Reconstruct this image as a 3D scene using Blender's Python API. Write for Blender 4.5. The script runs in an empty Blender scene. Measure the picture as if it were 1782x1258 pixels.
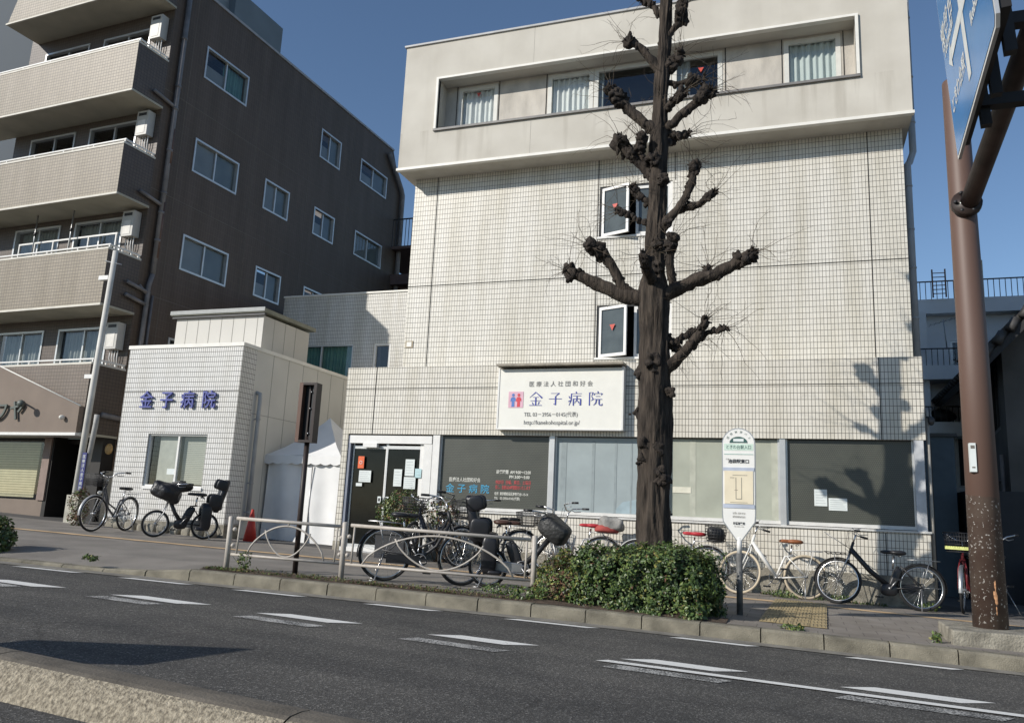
import bpy, bmesh, math, random
from mathutils import Vector, Matrix, noise
random.seed(7)
C = bpy.context.scene
R_ = math.radians
# ---------------------------------------------------------------- camera, sky, sun
def setup():
    f=1391.26; 
    pitch,roll,yaw=R_(10.8855),R_(2.6855),R_(-19.9618)
    fwd=Vector((math.sin(yaw)*math.cos(pitch),math.cos(yaw)*math.cos(pitch),math.sin(pitch)))
    r=Vector((math.cos(yaw),-math.sin(yaw),0)); u=r.cross(fwd)
    r2=r*math.cos(roll)+u*math.sin(roll); u2=-r*math.sin(roll)+u*math.cos(roll)
    cd=bpy.data.cameras.new('camera'); cam=bpy.data.objects.new('camera',cd); C.collection.objects.link(cam)
    cam.matrix_world=Matrix((( r2.x,u2.x,-fwd.x,0),(r2.y,u2.y,-fwd.y,0),(r2.z,u2.z,-fwd.z,0),(0,0,0,1)))
    cd.sensor_fit='HORIZONTAL'; cd.sensor_width=36; cd.lens=f/1782*36; cd.clip_start=.05; cd.clip_end=3000
    C.camera=cam
    w=bpy.data.worlds.new('World'); C.world=w; w.use_nodes=True; nt=w.node_tree
    bg=nt.nodes['Background']; sk=nt.nodes.new('ShaderNodeTexSky'); sk.sky_type='NISHITA'; sk.sun_disc=False
    S=Vector((-.88,-1,.70)).normalized()
    sk.sun_elevation=math.asin(S.z); sk.sun_rotation=math.atan2(S.x,S.y)
    sk.air_density=1.0; sk.dust_density=.15; sk.ozone_density=3.2; sk.altitude=20
    nt.links.new(sk.outputs[0],bg.inputs[0]); bg.inputs[1].default_value=.10
    ld=bpy.data.lights.new('sun','SUN'); ld.energy=3.95; ld.angle=R_(.55); ld.color=(1,.948,.872)
    lo=bpy.data.objects.new('sun',ld); C.collection.objects.link(lo); lo.rotation_euler=(-S).to_track_quat('-Z','Y').to_euler()
    lo.location=(-20,-20,20)
    C.view_settings.view_transform='Standard'; C.view_settings.look='None'; C.view_settings.exposure=.21; C.view_settings.gamma=1
setup()
# ---------------------------------------------------------------- materials
MATS={}
def mat(name,col,rough=.7,metal=0,var=.12,scale=6,bump=0,bscale=40,spec=.4,detail=4,stretch=None,col2=None):
    if name in MATS: return MATS[name]
    m=bpy.data.materials.new(name); m.use_nodes=True; nt=m.node_tree; b=nt.nodes['Principled BSDF']
    b.inputs['Roughness'].default_value=rough; b.inputs['Metallic'].default_value=metal; b.inputs['Specular IOR Level'].default_value=spec
    tc=nt.nodes.new('ShaderNodeTexCoord'); src=tc.outputs['Object']
    if stretch:
        mp=nt.nodes.new('ShaderNodeMapping'); mp.inputs['Scale'].default_value=stretch; nt.links.new(src,mp.inputs[0]); src=mp.outputs[0]
    n=nt.nodes.new('ShaderNodeTexNoise'); n.inputs['Scale'].default_value=scale; n.inputs['Detail'].default_value=detail; nt.links.new(src,n.inputs['Vector'])
    r=nt.nodes.new('ShaderNodeValToRGB'); r.color_ramp.elements[0].position=.3; r.color_ramp.elements[1].position=.72
    c2=col2 or tuple(c*(1+var) for c in col)
    r.color_ramp.elements[0].color=tuple(c*(1-var) for c in col)+(1,); r.color_ramp.elements[1].color=tuple(c2)+(1,)
    nt.links.new(n.outputs[0],r.inputs[0]); nt.links.new(r.outputs[0],b.inputs['Base Color'])
    if bump:
        n2=nt.nodes.new('ShaderNodeTexNoise'); n2.inputs['Scale'].default_value=bscale; n2.inputs['Detail'].default_value=3; nt.links.new(src,n2.inputs['Vector'])
        bp=nt.nodes.new('ShaderNodeBump'); bp.inputs['Strength'].default_value=bump; bp.inputs['Distance'].default_value=.02
        nt.links.new(n2.outputs[0],bp.inputs['Height']); nt.links.new(bp.outputs[0],b.inputs['Normal'])
    MATS[name]=m; return m
def N(nt,t,**k):
    n=nt.nodes.new(t)
    for a,b in k.items():
        if a.startswith('i_'): n.inputs[a[2:].replace('_',' ')].default_value=b
        else: setattr(n,a,b)
    return n
def tile_mat(name,c1,c2,mortar,bw,rh,mort=.004,rough=.35,stain=.12,stagger=0):
    m=bpy.data.materials.new(name); m.use_nodes=True; nt=m.node_tree; b=nt.nodes['Principled BSDF']; L=nt.links.new
    tc=N(nt,'ShaderNodeTexCoord'); sp=N(nt,'ShaderNodeSeparateXYZ'); L(tc.outputs['Object'],sp.inputs[0])
    sn=N(nt,'ShaderNodeSeparateXYZ'); L(tc.outputs['Normal'],sn.inputs[0])
    ab=N(nt,'ShaderNodeMath',operation='ABSOLUTE'); L(sn.outputs[0],ab.inputs[0])
    gt=N(nt,'ShaderNodeMath',operation='GREATER_THAN'); L(ab.outputs[0],gt.inputs[0]); gt.inputs[1].default_value=.6
    mx=N(nt,'ShaderNodeMix'); mx.data_type='FLOAT'; L(gt.outputs[0],mx.inputs[0]); L(sp.outputs[0],mx.inputs[2]); L(sp.outputs[1],mx.inputs[3])
    cb=N(nt,'ShaderNodeCombineXYZ'); L(mx.outputs[0],cb.inputs[0]); L(sp.outputs[2],cb.inputs[1])
    br=N(nt,'ShaderNodeTexBrick'); br.offset=stagger; br.squash=1
    br.inputs['Color1'].default_value=c1+(1,); br.inputs['Color2'].default_value=c2+(1,); br.inputs['Mortar'].default_value=mortar+(1,)
    br.inputs['Scale'].default_value=1; br.inputs['Mortar Size'].default_value=mort; br.inputs['Mortar Smooth'].default_value=.2
    br.inputs['Brick Width'].default_value=bw; br.inputs['Row Height'].default_value=rh; L(cb.outputs[0],br.inputs['Vector'])
    mp=N(nt,'ShaderNodeMapping'); mp.inputs['Scale'].default_value=(2.6,2.6,.35); L(tc.outputs['Object'],mp.inputs[0])
    n=N(nt,'ShaderNodeTexNoise'); n.inputs['Scale'].default_value=1.1; n.inputs['Detail'].default_value=7; L(mp.outputs[0],n.inputs['Vector'])
    rp=N(nt,'ShaderNodeValToRGB'); rp.color_ramp.elements[0].position=.3; rp.color_ramp.elements[1].position=.65
    rp.color_ramp.elements[0].color=(1-stain,1-stain*1.1,1-stain*1.4,1); rp.color_ramp.elements[1].color=(1,1,1,1); L(n.outputs[0],rp.inputs[0])
    mu=N(nt,'ShaderNodeMix'); mu.data_type='RGBA'; mu.blend_type='MULTIPLY'; mu.inputs[0].default_value=1
    L(br.outputs['Color'],mu.inputs[6]); L(rp.outputs[0],mu.inputs[7]); L(mu.outputs[2],b.inputs['Base Color'])
    b.inputs['Roughness'].default_value=rough
    bp=N(nt,'ShaderNodeBump'); bp.invert=True; bp.inputs['Strength'].default_value=.5; bp.inputs['Distance'].default_value=.004; L(br.outputs['Fac'],bp.inputs['Height']); L(bp.outputs[0],b.inputs['Normal'])
    MATS[name]=m; return m
TILE=tile_mat('white_glazed_tile',(.71,.675,.60),(.645,.615,.545),(.10,.088,.073),.054,.108,.0042,.35,.15)
TILEA=tile_mat('annex_tile',(.69,.68,.655),(.645,.635,.61),(.10,.095,.085),.054,.108,.0052,.35,.10)
TILE2=tile_mat('tower_tile',(.72,.69,.62),(.655,.63,.565),(.11,.098,.083),.0575,.106,.0040,.35,.17)
TAN=tile_mat('tan_tile',(.275,.232,.170),(.243,.205,.150),(.12,.098,.075),.085,.078,.006,.5,.15)
BRN=tile_mat('brown_tile',(.115,.088,.072),(.10,.076,.062),(.055,.043,.036),.085,.078,.006,.5,.2)
def concrete_panel():
    m=bpy.data.materials.new('stained_concrete'); m.use_nodes=True; nt=m.node_tree; b=nt.nodes['Principled BSDF']; L=nt.links.new
    tc=N(nt,'ShaderNodeTexCoord')
    n1=N(nt,'ShaderNodeTexNoise'); n1.inputs['Scale'].default_value=1.3; n1.inputs['Detail'].default_value=8; L(tc.outputs['Object'],n1.inputs['Vector'])
    mp=N(nt,'ShaderNodeMapping'); mp.inputs['Scale'].default_value=(5,5,.35); L(tc.outputs['Object'],mp.inputs[0])
    n2=N(nt,'ShaderNodeTexNoise'); n2.inputs['Scale'].default_value=1; n2.inputs['Detail'].default_value=6; L(mp.outputs[0],n2.inputs['Vector'])
    r1=N(nt,'ShaderNodeValToRGB'); r1.color_ramp.elements[0].position=.3; r1.color_ramp.elements[1].position=.7
    r1.color_ramp.elements[0].color=(.475,.445,.385,1); r1.color_ramp.elements[1].color=(.575,.545,.48,1); L(n1.outputs[0],r1.inputs[0])
    r2=N(nt,'ShaderNodeValToRGB'); r2.color_ramp.elements[0].position=.52; r2.color_ramp.elements[1].position=.72
    r2.color_ramp.elements[0].color=(0,0,0,1); r2.color_ramp.elements[1].color=(1,1,1,1); L(n2.outputs[0],r2.inputs[0])
    # stronger streaks run down from the window recess
    sp=N(nt,'ShaderNodeSeparateXYZ'); L(tc.outputs['Object'],sp.inputs[0])
    mr=N(nt,'ShaderNodeMapRange'); mr.inputs[1].default_value=6.98; mr.inputs[2].default_value=7.81; mr.inputs[3].default_value=.18; mr.inputs[4].default_value=1; mr.clamp=True; L(sp.outputs[2],mr.inputs[0])
    lt=N(nt,'ShaderNodeMath',operation='LESS_THAN'); lt.inputs[1].default_value=7.82; L(sp.outputs[2],lt.inputs[0])
    mm=N(nt,'ShaderNodeMath',operation='MULTIPLY'); L(mr.outputs[0],mm.inputs[0]); L(lt.outputs[0],mm.inputs[1])
    ad=N(nt,'ShaderNodeMath',operation='ADD'); L(mm.outputs[0],ad.inputs[0]); ad.inputs[1].default_value=.16
    m3=N(nt,'ShaderNodeMath',operation='MULTIPLY'); L(r2.outputs[0],m3.inputs[0]); L(ad.outputs[0],m3.inputs[1])
    m4=N(nt,'ShaderNodeMath',operation='MULTIPLY'); L(m3.outputs[0],m4.inputs[0]); m4.inputs[1].default_value=.5
    mx=N(nt,'ShaderNodeMix'); mx.data_type='RGBA'; L(m4.outputs[0],mx.inputs[0]); L(r1.outputs[0],mx.inputs[6]); mx.inputs[7].default_value=(.26,.23,.18,1)
    L(mx.outputs[2],b.inputs['Base Color']); b.inputs['Roughness'].default_value=.8
    MATS['stained_concrete']=m; return m
CONC=concrete_panel()
def asphalt():
    m=bpy.data.materials.new('asphalt'); m.use_nodes=True; nt=m.node_tree; b=nt.nodes['Principled BSDF']; L=nt.links.new
    tc=N(nt,'ShaderNodeTexCoord')
    v=N(nt,'ShaderNodeTexVoronoi'); v.inputs['Scale'].default_value=105; L(tc.outputs['Object'],v.inputs['Vector'])
    n=N(nt,'ShaderNodeTexNoise'); n.inputs['Scale'].default_value=.9; n.inputs['Detail'].default_value=6; L(tc.outputs['Object'],n.inputs['Vector'])
    bw=N(nt,'ShaderNodeRGBToBW'); L(v.outputs['Color'],bw.inputs[0])
    r=N(nt,'ShaderNodeValToRGB'); r.color_ramp.elements[0].position=.15; r.color_ramp.elements[1].position=.97
    r.color_ramp.elements[0].color=(.054,.052,.049,1); r.color_ramp.elements[1].color=(.29,.28,.26,1); L(bw.outputs[0],r.inputs[0])
    e=r.color_ramp.elements.new(.72); e.color=(.098,.095,.090,1)
    r2=N(nt,'ShaderNodeValToRGB'); r2.color_ramp.elements[0].position=.35; r2.color_ramp.elements[1].position=.7; r2.color_ramp.elements[0].color=(.82,.82,.82,1); r2.color_ramp.elements[1].color=(1.15,1.13,1.1,1); L(n.outputs[0],r2.inputs[0])
    mu=N(nt,'ShaderNodeMix'); mu.data_type='RGBA'; mu.blend_type='MULTIPLY'; mu.inputs[0].default_value=1; L(r.outputs[0],mu.inputs[6]); L(r2.outputs[0],mu.inputs[7])
    # wheel tracks polished along the lane, fine cracks and oil drips
    mp=N(nt,'ShaderNodeMapping'); mp.inputs['Scale'].default_value=(.12,2.2,1); mp.inputs['Rotation'].default_value=(0,0,-.06); L(tc.outputs['Object'],mp.inputs[0])
    n4=N(nt,'ShaderNodeTexNoise'); n4.inputs['Scale'].default_value=1; n4.inputs['Detail'].default_value=5; L(mp.outputs[0],n4.inputs['Vector'])
    r4=N(nt,'ShaderNodeValToRGB'); r4.color_ramp.elements[0].position=.35; r4.color_ramp.elements[1].position=.65; r4.color_ramp.elements[0].color=(.80,.80,.80,1); r4.color_ramp.elements[1].color=(1.12,1.11,1.08,1); L(n4.outputs[0],r4.inputs[0])
    m5=N(nt,'ShaderNodeMix'); m5.data_type='RGBA'; m5.blend_type='MULTIPLY'; m5.inputs[0].default_value=1; L(mu.outputs[2],m5.inputs[6]); L(r4.outputs[0],m5.inputs[7])
    nd=N(nt,'ShaderNodeTexNoise'); nd.inputs['Scale'].default_value=1.5; nd.inputs['Detail'].default_value=4; L(tc.outputs['Object'],nd.inputs['Vector'])
    mv=N(nt,'ShaderNodeMix'); mv.data_type='RGBA'; mv.inputs[0].default_value=.25; L(tc.outputs['Object'],mv.inputs[6]); L(nd.outputs['Color'],mv.inputs[7])
    vc=N(nt,'ShaderNodeTexVoronoi'); vc.feature='DISTANCE_TO_EDGE'; vc.inputs['Scale'].default_value=.55; L(mv.outputs[2],vc.inputs['Vector'])
    rc=N(nt,'ShaderNodeValToRGB'); rc.color_ramp.elements[0].position=.0; rc.color_ramp.elements[1].position=.006; rc.color_ramp.elements[0].color=(.45,.45,.45,1); rc.color_ramp.elements[1].color=(1,1,1,1); L(vc.outputs[0],rc.inputs[0])
    m6=N(nt,'ShaderNodeMix'); m6.data_type='RGBA'; m6.blend_type='MULTIPLY'; m6.inputs[0].default_value=.5; L(m5.outputs[2],m6.inputs[6]); L(rc.outputs[0],m6.inputs[7]); mu=m6
    L(mu.outputs[2],b.inputs['Base Color']); b.inputs['Roughness'].default_value=.85; b.inputs['Specular IOR Level'].default_value=.25
    bp=N(nt,'ShaderNodeBump'); bp.inputs['Strength'].default_value=.55; bp.inputs['Distance'].default_value=.006; L(v.outputs['Distance'],bp.inputs['Height']); L(bp.outputs[0],b.inputs['Normal'])
    MATS['asphalt']=m; return m
ASPH=asphalt()
def worn_paint(name,lo,hi,col=(.62,.61,.57)):
    m=bpy.data.materials.new(name); m.use_nodes=True; nt=m.node_tree; b=nt.nodes['Principled BSDF']; L=nt.links.new
    tc=N(nt,'ShaderNodeTexCoord'); n=N(nt,'ShaderNodeTexNoise'); n.inputs['Scale'].default_value=70; n.inputs['Detail'].default_value=3; L(tc.outputs['Object'],n.inputs['Vector'])
    n2=N(nt,'ShaderNodeTexNoise'); n2.inputs['Scale'].default_value=4; L(tc.outputs['Object'],n2.inputs['Vector'])
    ad=N(nt,'ShaderNodeMath',operation='MULTIPLY_ADD'); L(n2.outputs[0],ad.inputs[0]); ad.inputs[1].default_value=.4; L(n.outputs[0],ad.inputs[2])
    r=N(nt,'ShaderNodeValToRGB'); r.color_ramp.elements[0].position=lo; r.color_ramp.elements[1].position=hi
    r.color_ramp.elements[0].color=(.06,.06,.058,1); r.color_ramp.elements[1].color=col+(1,); L(ad.outputs[0],r.inputs[0]); L(r.outputs[0],b.inputs['Base Color']); b.inputs['Roughness'].default_value=.7
    MATS[name]=m; return m
PAINT=worn_paint('road_paint',.43,.56,(.72,.71,.67)); WORN=worn_paint('worn_road_paint',.63,.80,(.50,.49,.46))
def glass(name,tint=(.7,.75,.75),refl=.12):
    m=bpy.data.materials.new(name); m.use_nodes=True; nt=m.node_tree; L=nt.links.new
    for n in list(nt.nodes): nt.nodes.remove(n)
    o=N(nt,'ShaderNodeOutputMaterial'); t=N(nt,'ShaderNodeBsdfTransparent'); t.inputs[0].default_value=tint+(1,)
    g=N(nt,'ShaderNodeBsdfGlossy'); g.inputs['Roughness'].default_value=.02; g.inputs[0].default_value=(.9,.95,1,1)
    lw=N(nt,'ShaderNodeLayerWeight'); lw.inputs[0].default_value=.5; pw=N(nt,'ShaderNodeMath',operation='POWER'); L(lw.outputs['Facing'],pw.inputs[0]); pw.inputs[1].default_value=4
    ad=N(nt,'ShaderNodeMath',operation='MULTIPLY_ADD'); L(pw.outputs[0],ad.inputs[0]); ad.inputs[1].default_value=.7; ad.inputs[2].default_value=refl
    mx=N(nt,'ShaderNodeMixShader'); L(ad.outputs[0],mx.inputs[0]); L(t.outputs[0],mx.inputs[1]); L(g.outputs[0],mx.inputs[2]); L(mx.outputs[0],o.inputs[0])
    MATS[name]=m; return m
GLASS=glass('window_glass',(.88,.91,.91),.06)
def film(name,col,rough=.22,dots=0):
    m=mat(name,col,rough,0,.10,2.5,spec=.5)
    if dots:
        nt=m.node_tree; L=nt.links.new; b=nt.nodes['Principled BSDF']; tc=[n for n in nt.nodes if n.type=='TEX_COORD'][0]
        ck=N(nt,'ShaderNodeTexBrick'); ck.offset=.5; ck.inputs['Scale'].default_value=1; ck.inputs['Brick Width'].default_value=.03; ck.inputs['Row Height'].default_value=.03; ck.inputs['Mortar Size'].default_value=.005
        ck.inputs['Color1'].default_value=(1,1,1,1); ck.inputs['Color2'].default_value=(.93,.93,.93,1); ck.inputs['Mortar'].default_value=(dots,dots,dots,1)
        sp=N(nt,'ShaderNodeSeparateXYZ'); cb=N(nt,'ShaderNodeCombineXYZ'); L(tc.outputs['Object'],sp.inputs[0]); L(sp.outputs[0],cb.inputs[0]); L(sp.outputs[2],cb.inputs[1]); L(cb.outputs[0],ck.inputs['Vector'])
        mu=N(nt,'ShaderNodeMix'); mu.data_type='RGBA'; mu.blend_type='MULTIPLY'; mu.inputs[0].default_value=1
        r=[n for n in nt.nodes if n.type=='VALTORGB'][0]; L(r.outputs[0],mu.inputs[6]); L(ck.outputs[0],mu.inputs[7]); L(mu.outputs[2],b.inputs['Base Color'])
    return m
WHITE=mat('white_painted_metal',(.72,.71,.68),.4,0,.05); ALU=mat('aluminium_frame',(.55,.55,.54),.35,.5,.06); BRIGHT=mat('bright_trim',(.74,.72,.66),.5,0,.06)
DARK=mat('dark_metal',(.03,.03,.032),.45,0,.2); BLACKP=mat('black_plastic',(.018,.018,.02),.42,0,.3,spec=.5); RUB=mat('rubber',(.02,.02,.02),.8)
CHROME=mat('chrome',(.62,.62,.62),.25,1,.05); STEEL=mat('steel',(.42,.42,.42),.4,.8,.1)
FENCEM=mat('beige_painted_steel',(.44,.40,.35),.45,0,.12,14); BROWNP=mat('brown_painted_steel',(.125,.068,.048),.5,0,.14,3,stretch=(3,3,.6))
GREYC=mat('grey_concrete',(.30,.285,.25),.9,0,.22,5,.4,60); WCON=mat('weathered_concrete',(.255,.235,.19),.92,0,.4,7,.7,50)
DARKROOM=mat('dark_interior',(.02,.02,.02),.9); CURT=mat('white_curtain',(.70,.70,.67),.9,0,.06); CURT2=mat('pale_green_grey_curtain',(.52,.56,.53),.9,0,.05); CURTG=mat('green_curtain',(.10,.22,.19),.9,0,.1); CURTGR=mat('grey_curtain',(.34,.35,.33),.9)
RED=mat('red_sticker',(.50,.06,.04),.5); PAPER=mat('paper',(.66,.70,.68),.7,0,.05); SILL=mat('window_sill',(.60,.59,.56),.5,0,.08)
# ---------------------------------------------------------------- mesh builder
class MB:
    def __init__(s,xf=None): s.v=[]; s.f=[]; s.mi=[]; s.sm=[]; s.mats=[]; s.xf=xf
    def m(s,mt):
        if mt not in s.mats: s.mats.append(mt)
        return s.mats.index(mt)
    def add(s,vs,fs,mt,smooth=False):
        o=len(s.v)
        for p in vs:
            p=Vector(p); s.v.append(s.xf@p if s.xf else p)
        k=s.m(mt)
        for f in fs: s.f.append([i+o for i in f]); s.mi.append(k); s.sm.append(smooth)
    def quad(s,a,b,c,d,mt): s.add([a,b,c,d],[(0,1,2,3)],mt)
    def poly(s,pts,mt): s.add(pts,[tuple(range(len(pts)))],mt)
    def box(s,x0,x1,y0,y1,z0,z1,mt,F=None):
        vs=[(x,y,z) for z in (z0,z1) for y in (y0,y1) for x in (x0,x1)]
        if F: vs=[F(*v) for v in vs]
        s.add(vs,[(0,1,3,2),(4,6,7,5),(0,4,5,1),(2,3,7,6),(0,2,6,4),(1,5,7,3)],mt)
    def obox(s,c,ax,ay,az,mt):   # oriented box: centre and three half vectors
        c,ax,ay,az=map(Vector,(c,ax,ay,az)); vs=[c+ax*i+ay*j+az*k for k in (-1,1) for j in (-1,1) for i in (-1,1)]
        s.add(vs,[(0,1,3,2),(4,6,7,5),(0,4,5,1),(2,3,7,6),(0,2,6,4),(1,5,7,3)],mt)
    def tube(s,path,r,mt,seg=8,closed=False,cap=True,rough=0,rf=3):
        P=[Vector(p) for p in path]; n=len(P)
        rs=r if isinstance(r,(list,tuple)) else [r]*n
        T=[]
        for i in range(n):
            a=P[(i-1)%n] if (closed or i>0) else P[i]; b=P[(i+1)%n] if (closed or i<n-1) else P[i]
            T.append((b-a).normalized())
        up=Vector((0,0,1)) if abs(T[0].z)<.9 else Vector((1,0,0))
        nx=T[0].cross(up).normalized(); vs=[]; fs=[]
        for i in range(n):
            if i: nx=(nx-T[i]*nx.dot(T[i])).normalized()
            ny=T[i].cross(nx)
            for k in range(seg):
                a=2*math.pi*k/seg; d=nx*math.cos(a)+ny*math.sin(a); rr=rs[i]
                if rough: rr*=1+rough*noise.noise((P[i]+d*rr)*rf)
                vs.append(P[i]+d*rr)
        m=n if closed else n-1
        for i in range(m):
            j=(i+1)%n
            for k in range(seg): l=(k+1)%seg; fs.append((i*seg+k,i*seg+l,j*seg+l,j*seg+k))
        if cap and not closed: fs.append(tuple(range(seg-1,-1,-1))); fs.append(tuple(range((n-1)*seg,n*seg)))
        s.add(vs,fs,mt,True)
    def ring(s,c,axis,R,r,mt,n=32,seg=6,a0=0,a1=360):
        c=Vector(c); ax=Vector(axis).normalized(); u=ax.orthogonal().normalized()
        if abs(ax.y)>.9: u=Vector((1,0,0))
        w=ax.cross(u); full=(a1-a0)>=360; k=n if full else n+1
        s.tube([c+(u*math.cos(R_(a0+(a1-a0)*i/n))+w*math.sin(R_(a0+(a1-a0)*i/n)))*R for i in range(k)],r,mt,seg,closed=full)
    def blob(s,c,sz,mt,pw=1.0,rough=0,rf=4,sub=8,rot=None):   # rounded lump, pw<1 boxier
        c=Vector(c); vs=[]; fs=[]; nu,nv=sub*2,sub
        for j in range(nv+1):
            th=math.pi*j/nv
            for i in range(nu):
                ph=2*math.pi*i/nu; d=Vector((math.sin(th)*math.cos(ph),math.sin(th)*math.sin(ph),math.cos(th)))
                q=Vector([math.copysign(abs(t)**pw,t) for t in d])
                q=Vector((q.x*sz[0],q.y*sz[1],q.z*sz[2]))
                if rough: q*=1+rough*noise.noise(c*3+q*rf)
                if rot: q=rot@q
                vs.append(c+q)
        for j in range(nv):
            for i in range(nu): l=(i+1)%nu; fs.append((j*nu+i,j*nu+l,(j+1)*nu+l,(j+1)*nu+i))
        s.add(vs,fs,mt,True)
    def build(s,name,parent=None,**tags):
        me=bpy.data.meshes.new(name); me.from_pydata([tuple(v) for v in s.v],[],s.f)
        for m in s.mats: me.materials.append(m)
        me.polygons.foreach_set('material_index',s.mi); me.polygons.foreach_set('use_smooth',s.sm)
        me.validate(); me.update()
        o=bpy.data.objects.new(name,me); C.collection.objects.link(o)
        if parent: o.parent=parent
        for k,v in tags.items(): o[k]=v
        return o
def empty(name,loc=(0,0,0),rz=0,**tags):
    o=bpy.data.objects.new(name,None); C.collection.objects.link(o); o.location=loc; o.rotation_euler=(0,0,rz); o.empty_display_size=.2
    for k,v in tags.items(): o[k]=v
    return o
def copy_tree(o,parent=None):
    c=o.copy(); C.collection.objects.link(c); c.parent=parent
    for ch in list(o.children): copy_tree(ch,c)
    return c
def text_mesh(name,s,size,mt,M,parent=None,ext=0.0,off=0.0,align='LEFT',sx=1.0,**tags):
    cu=bpy.data.curves.new('t','FONT'); cu.body=s; cu.size=size; cu.extrude=ext; cu.offset=off; cu.align_x=align; cu.resolution_u=3
    t=bpy.data.objects.new('t',cu); C.collection.objects.link(t)
    dg=bpy.context.evaluated_depsgraph_get(); dg.update()
    me=bpy.data.meshes.new_from_object(t.evaluated_get(dg)); bpy.data.objects.remove(t); 
    me.transform(Matrix.Diagonal((sx,1,1,1))); me.transform(M); me.materials.clear(); me.materials.append(mt); me.name=name
    o=bpy.data.objects.new(name,me); C.collection.objects.link(o)
    if parent: o.parent=parent
    for k,v in tags.items(): o[k]=v
    return o
def facadeM(x,y,z):   # text plane facing -Y at a point
    return Matrix.Translation((x,y,z))@Matrix.Rotation(R_(90),4,'X')
# frames: map (u, depth inward, z) to space
def FR(o,u,n):
    o,u,n=Vector(o),Vector(u),Vector(n)
    return lambda a,d,z: o+u*a+n*d+Vector((0,0,z))
def wall_panel(mb,F,u0,u1,z0,z1,ops,depth,mt,rmt=None):
    us=sorted({u0,u1,*[o[0] for o in ops],*[o[1] for o in ops]}); zs=sorted({z0,z1,*[o[2] for o in ops],*[o[3] for o in ops]})
    us=[u for u in us if u0<=u<=u1]; zs=[z for z in zs if z0<=z<=z1]
    for i in range(len(us)-1):
        for j in range(len(zs)-1):
            cu,cz=(us[i]+us[i+1])/2,(zs[j]+zs[j+1])/2
            if any(o[0]<cu<o[1] and o[2]<cz<o[3] for o in ops): continue
            mb.quad(F(us[i],0,zs[j]),F(us[i+1],0,zs[j]),F(us[i+1],0,zs[j+1]),F(us[i],0,zs[j+1]),mt)
    rmt=rmt or mt
    for a,b,c,d in ops:
        mb.quad(F(a,0,c),F(b,0,c),F(b,depth,c),F(a,depth,c),rmt); mb.quad(F(a,0,d),F(b,0,d),F(b,depth,d),F(a,depth,d),rmt)
        mb.quad(F(a,0,c),F(a,0,d),F(a,depth,d),F(a,depth,c),rmt); mb.quad(F(b,0,c),F(b,0,d),F(b,depth,d),F(b,depth,c),rmt)
def curtain_mesh(F,u0,u1,z0,z1,d,mt,folds=7,amp=.025,name='curtain',parent=None):
    mb=MB(); n=int(folds*8); vs=[]; rnd=random.random()*9
    for j in range(5):
        z=z0+(z1-z0)*j/4
        for i in range(n+1):
            t=i/n; k=amp*(math.sin(t*folds*6.283+rnd)+.5*math.sin(t*folds*2.7+rnd*2))*(1.15-.3*j/4)
            vs.append(F(u0+(u1-u0)*t,d+k,z))
    fs=[(j*(n+1)+i,j*(n+1)+i+1,(j+1)*(n+1)+i+1,(j+1)*(n+1)+i) for j in range(4) for i in range(n)]
    mb.add(vs,fs,mt,True); return mb.build(name,parent)
def window(parent,F,u0,u1,z0,z1,d=.06,fw=.045,fm=None,mull=(.5,),curt=None,proud=0,name='window',back=True,cd=.14):
    fm=fm or ALU; mb=MB()
    d0=-proud if proud else d-.03
    mb.box(u0,u0+fw,d0,d+.04,z0,z1,fm,F); mb.box(u1-fw,u1,d0,d+.04,z0,z1,fm,F)
    mb.box(u0+fw,u1-fw,d0,d+.04,z0,z0+fw,fm,F); mb.box(u0+fw,u1-fw,d0,d+.04,z1-fw,z1,fm,F)
    for m in mull:
        c=u0+(u1-u0)*m; mb.box(c-.022,c+.022,d-.012,d+.045,z0+fw,z1-fw,fm,F)
    w=mb.build(name,parent)
    p=MB(); p.quad(F(u0+fw,d+.02,z0+fw),F(u1-fw,d+.02,z0+fw),F(u1-fw,d+.02,z1-fw),F(u0+fw,d+.02,z1-fw),GLASS); p.build('pane',w)
    if curt:
        for (a,b,m) in curt: curtain_mesh(F,u0+(u1-u0)*a,u0+(u1-u0)*b,z0+.02,z1-.02,d+cd,m,folds=max(2,(u1-u0)*(b-a)*9),parent=w)
    if back:
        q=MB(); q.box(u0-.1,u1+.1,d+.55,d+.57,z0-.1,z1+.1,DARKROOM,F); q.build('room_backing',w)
    return w
# ---------------------------------------------------------------- ground levels
def gz(x): return -1.03-.029*max(-26,min(14,x))
def yk(x): return 8.19+.125*(x+6.8) if x<-2.5 else 8.7275+.075*(x+2.5)
def grid_sheet(name,xs,yf,zf,mt,**tags):
    """yf: list of functions of x giving rows; zf(x,row)"""
    mb=MB(); vs=[]; nr=len(yf)
    for x in xs:
        for j,g in enumerate(yf): vs.append((x,g(x),zf(x,j)))
    fs=[(i*nr+j,(i+1)*nr+j,(i+1)*nr+j+1,i*nr+j+1) for i in range(len(xs)-1) for j in range(nr-1)]
    mb.add(vs,fs,mt); return mb.build(name,**tags)
XS=[-120,-60,-26]+[-25+.5*i for i in range(79)]+[60,120]
EARTH=mat('bare_earth',(.10,.085,.065),.95,0,.3,3,.5,40)
grid_sheet('ground',[-900,-26,14,900],[lambda x:-300,lambda x:900],lambda x,j:gz(x)-.23,mat('far_ground',(.10,.10,.095),.95,0,.2,1),kind='structure')
grid_sheet('road',XS,[lambda x:-30,lambda x:yk(x)-.17],lambda x,j:gz(x)-.14,ASPH,kind='structure')
grid_sheet('gutter',XS,[lambda x:yk(x)-.19,lambda x:yk(x)],lambda x,j:gz(x)-.14+(.006 if j==0 else .012),mat('gutter_concrete',(.215,.20,.17),.9,0,.25,6,.4,80),kind='structure')
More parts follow.
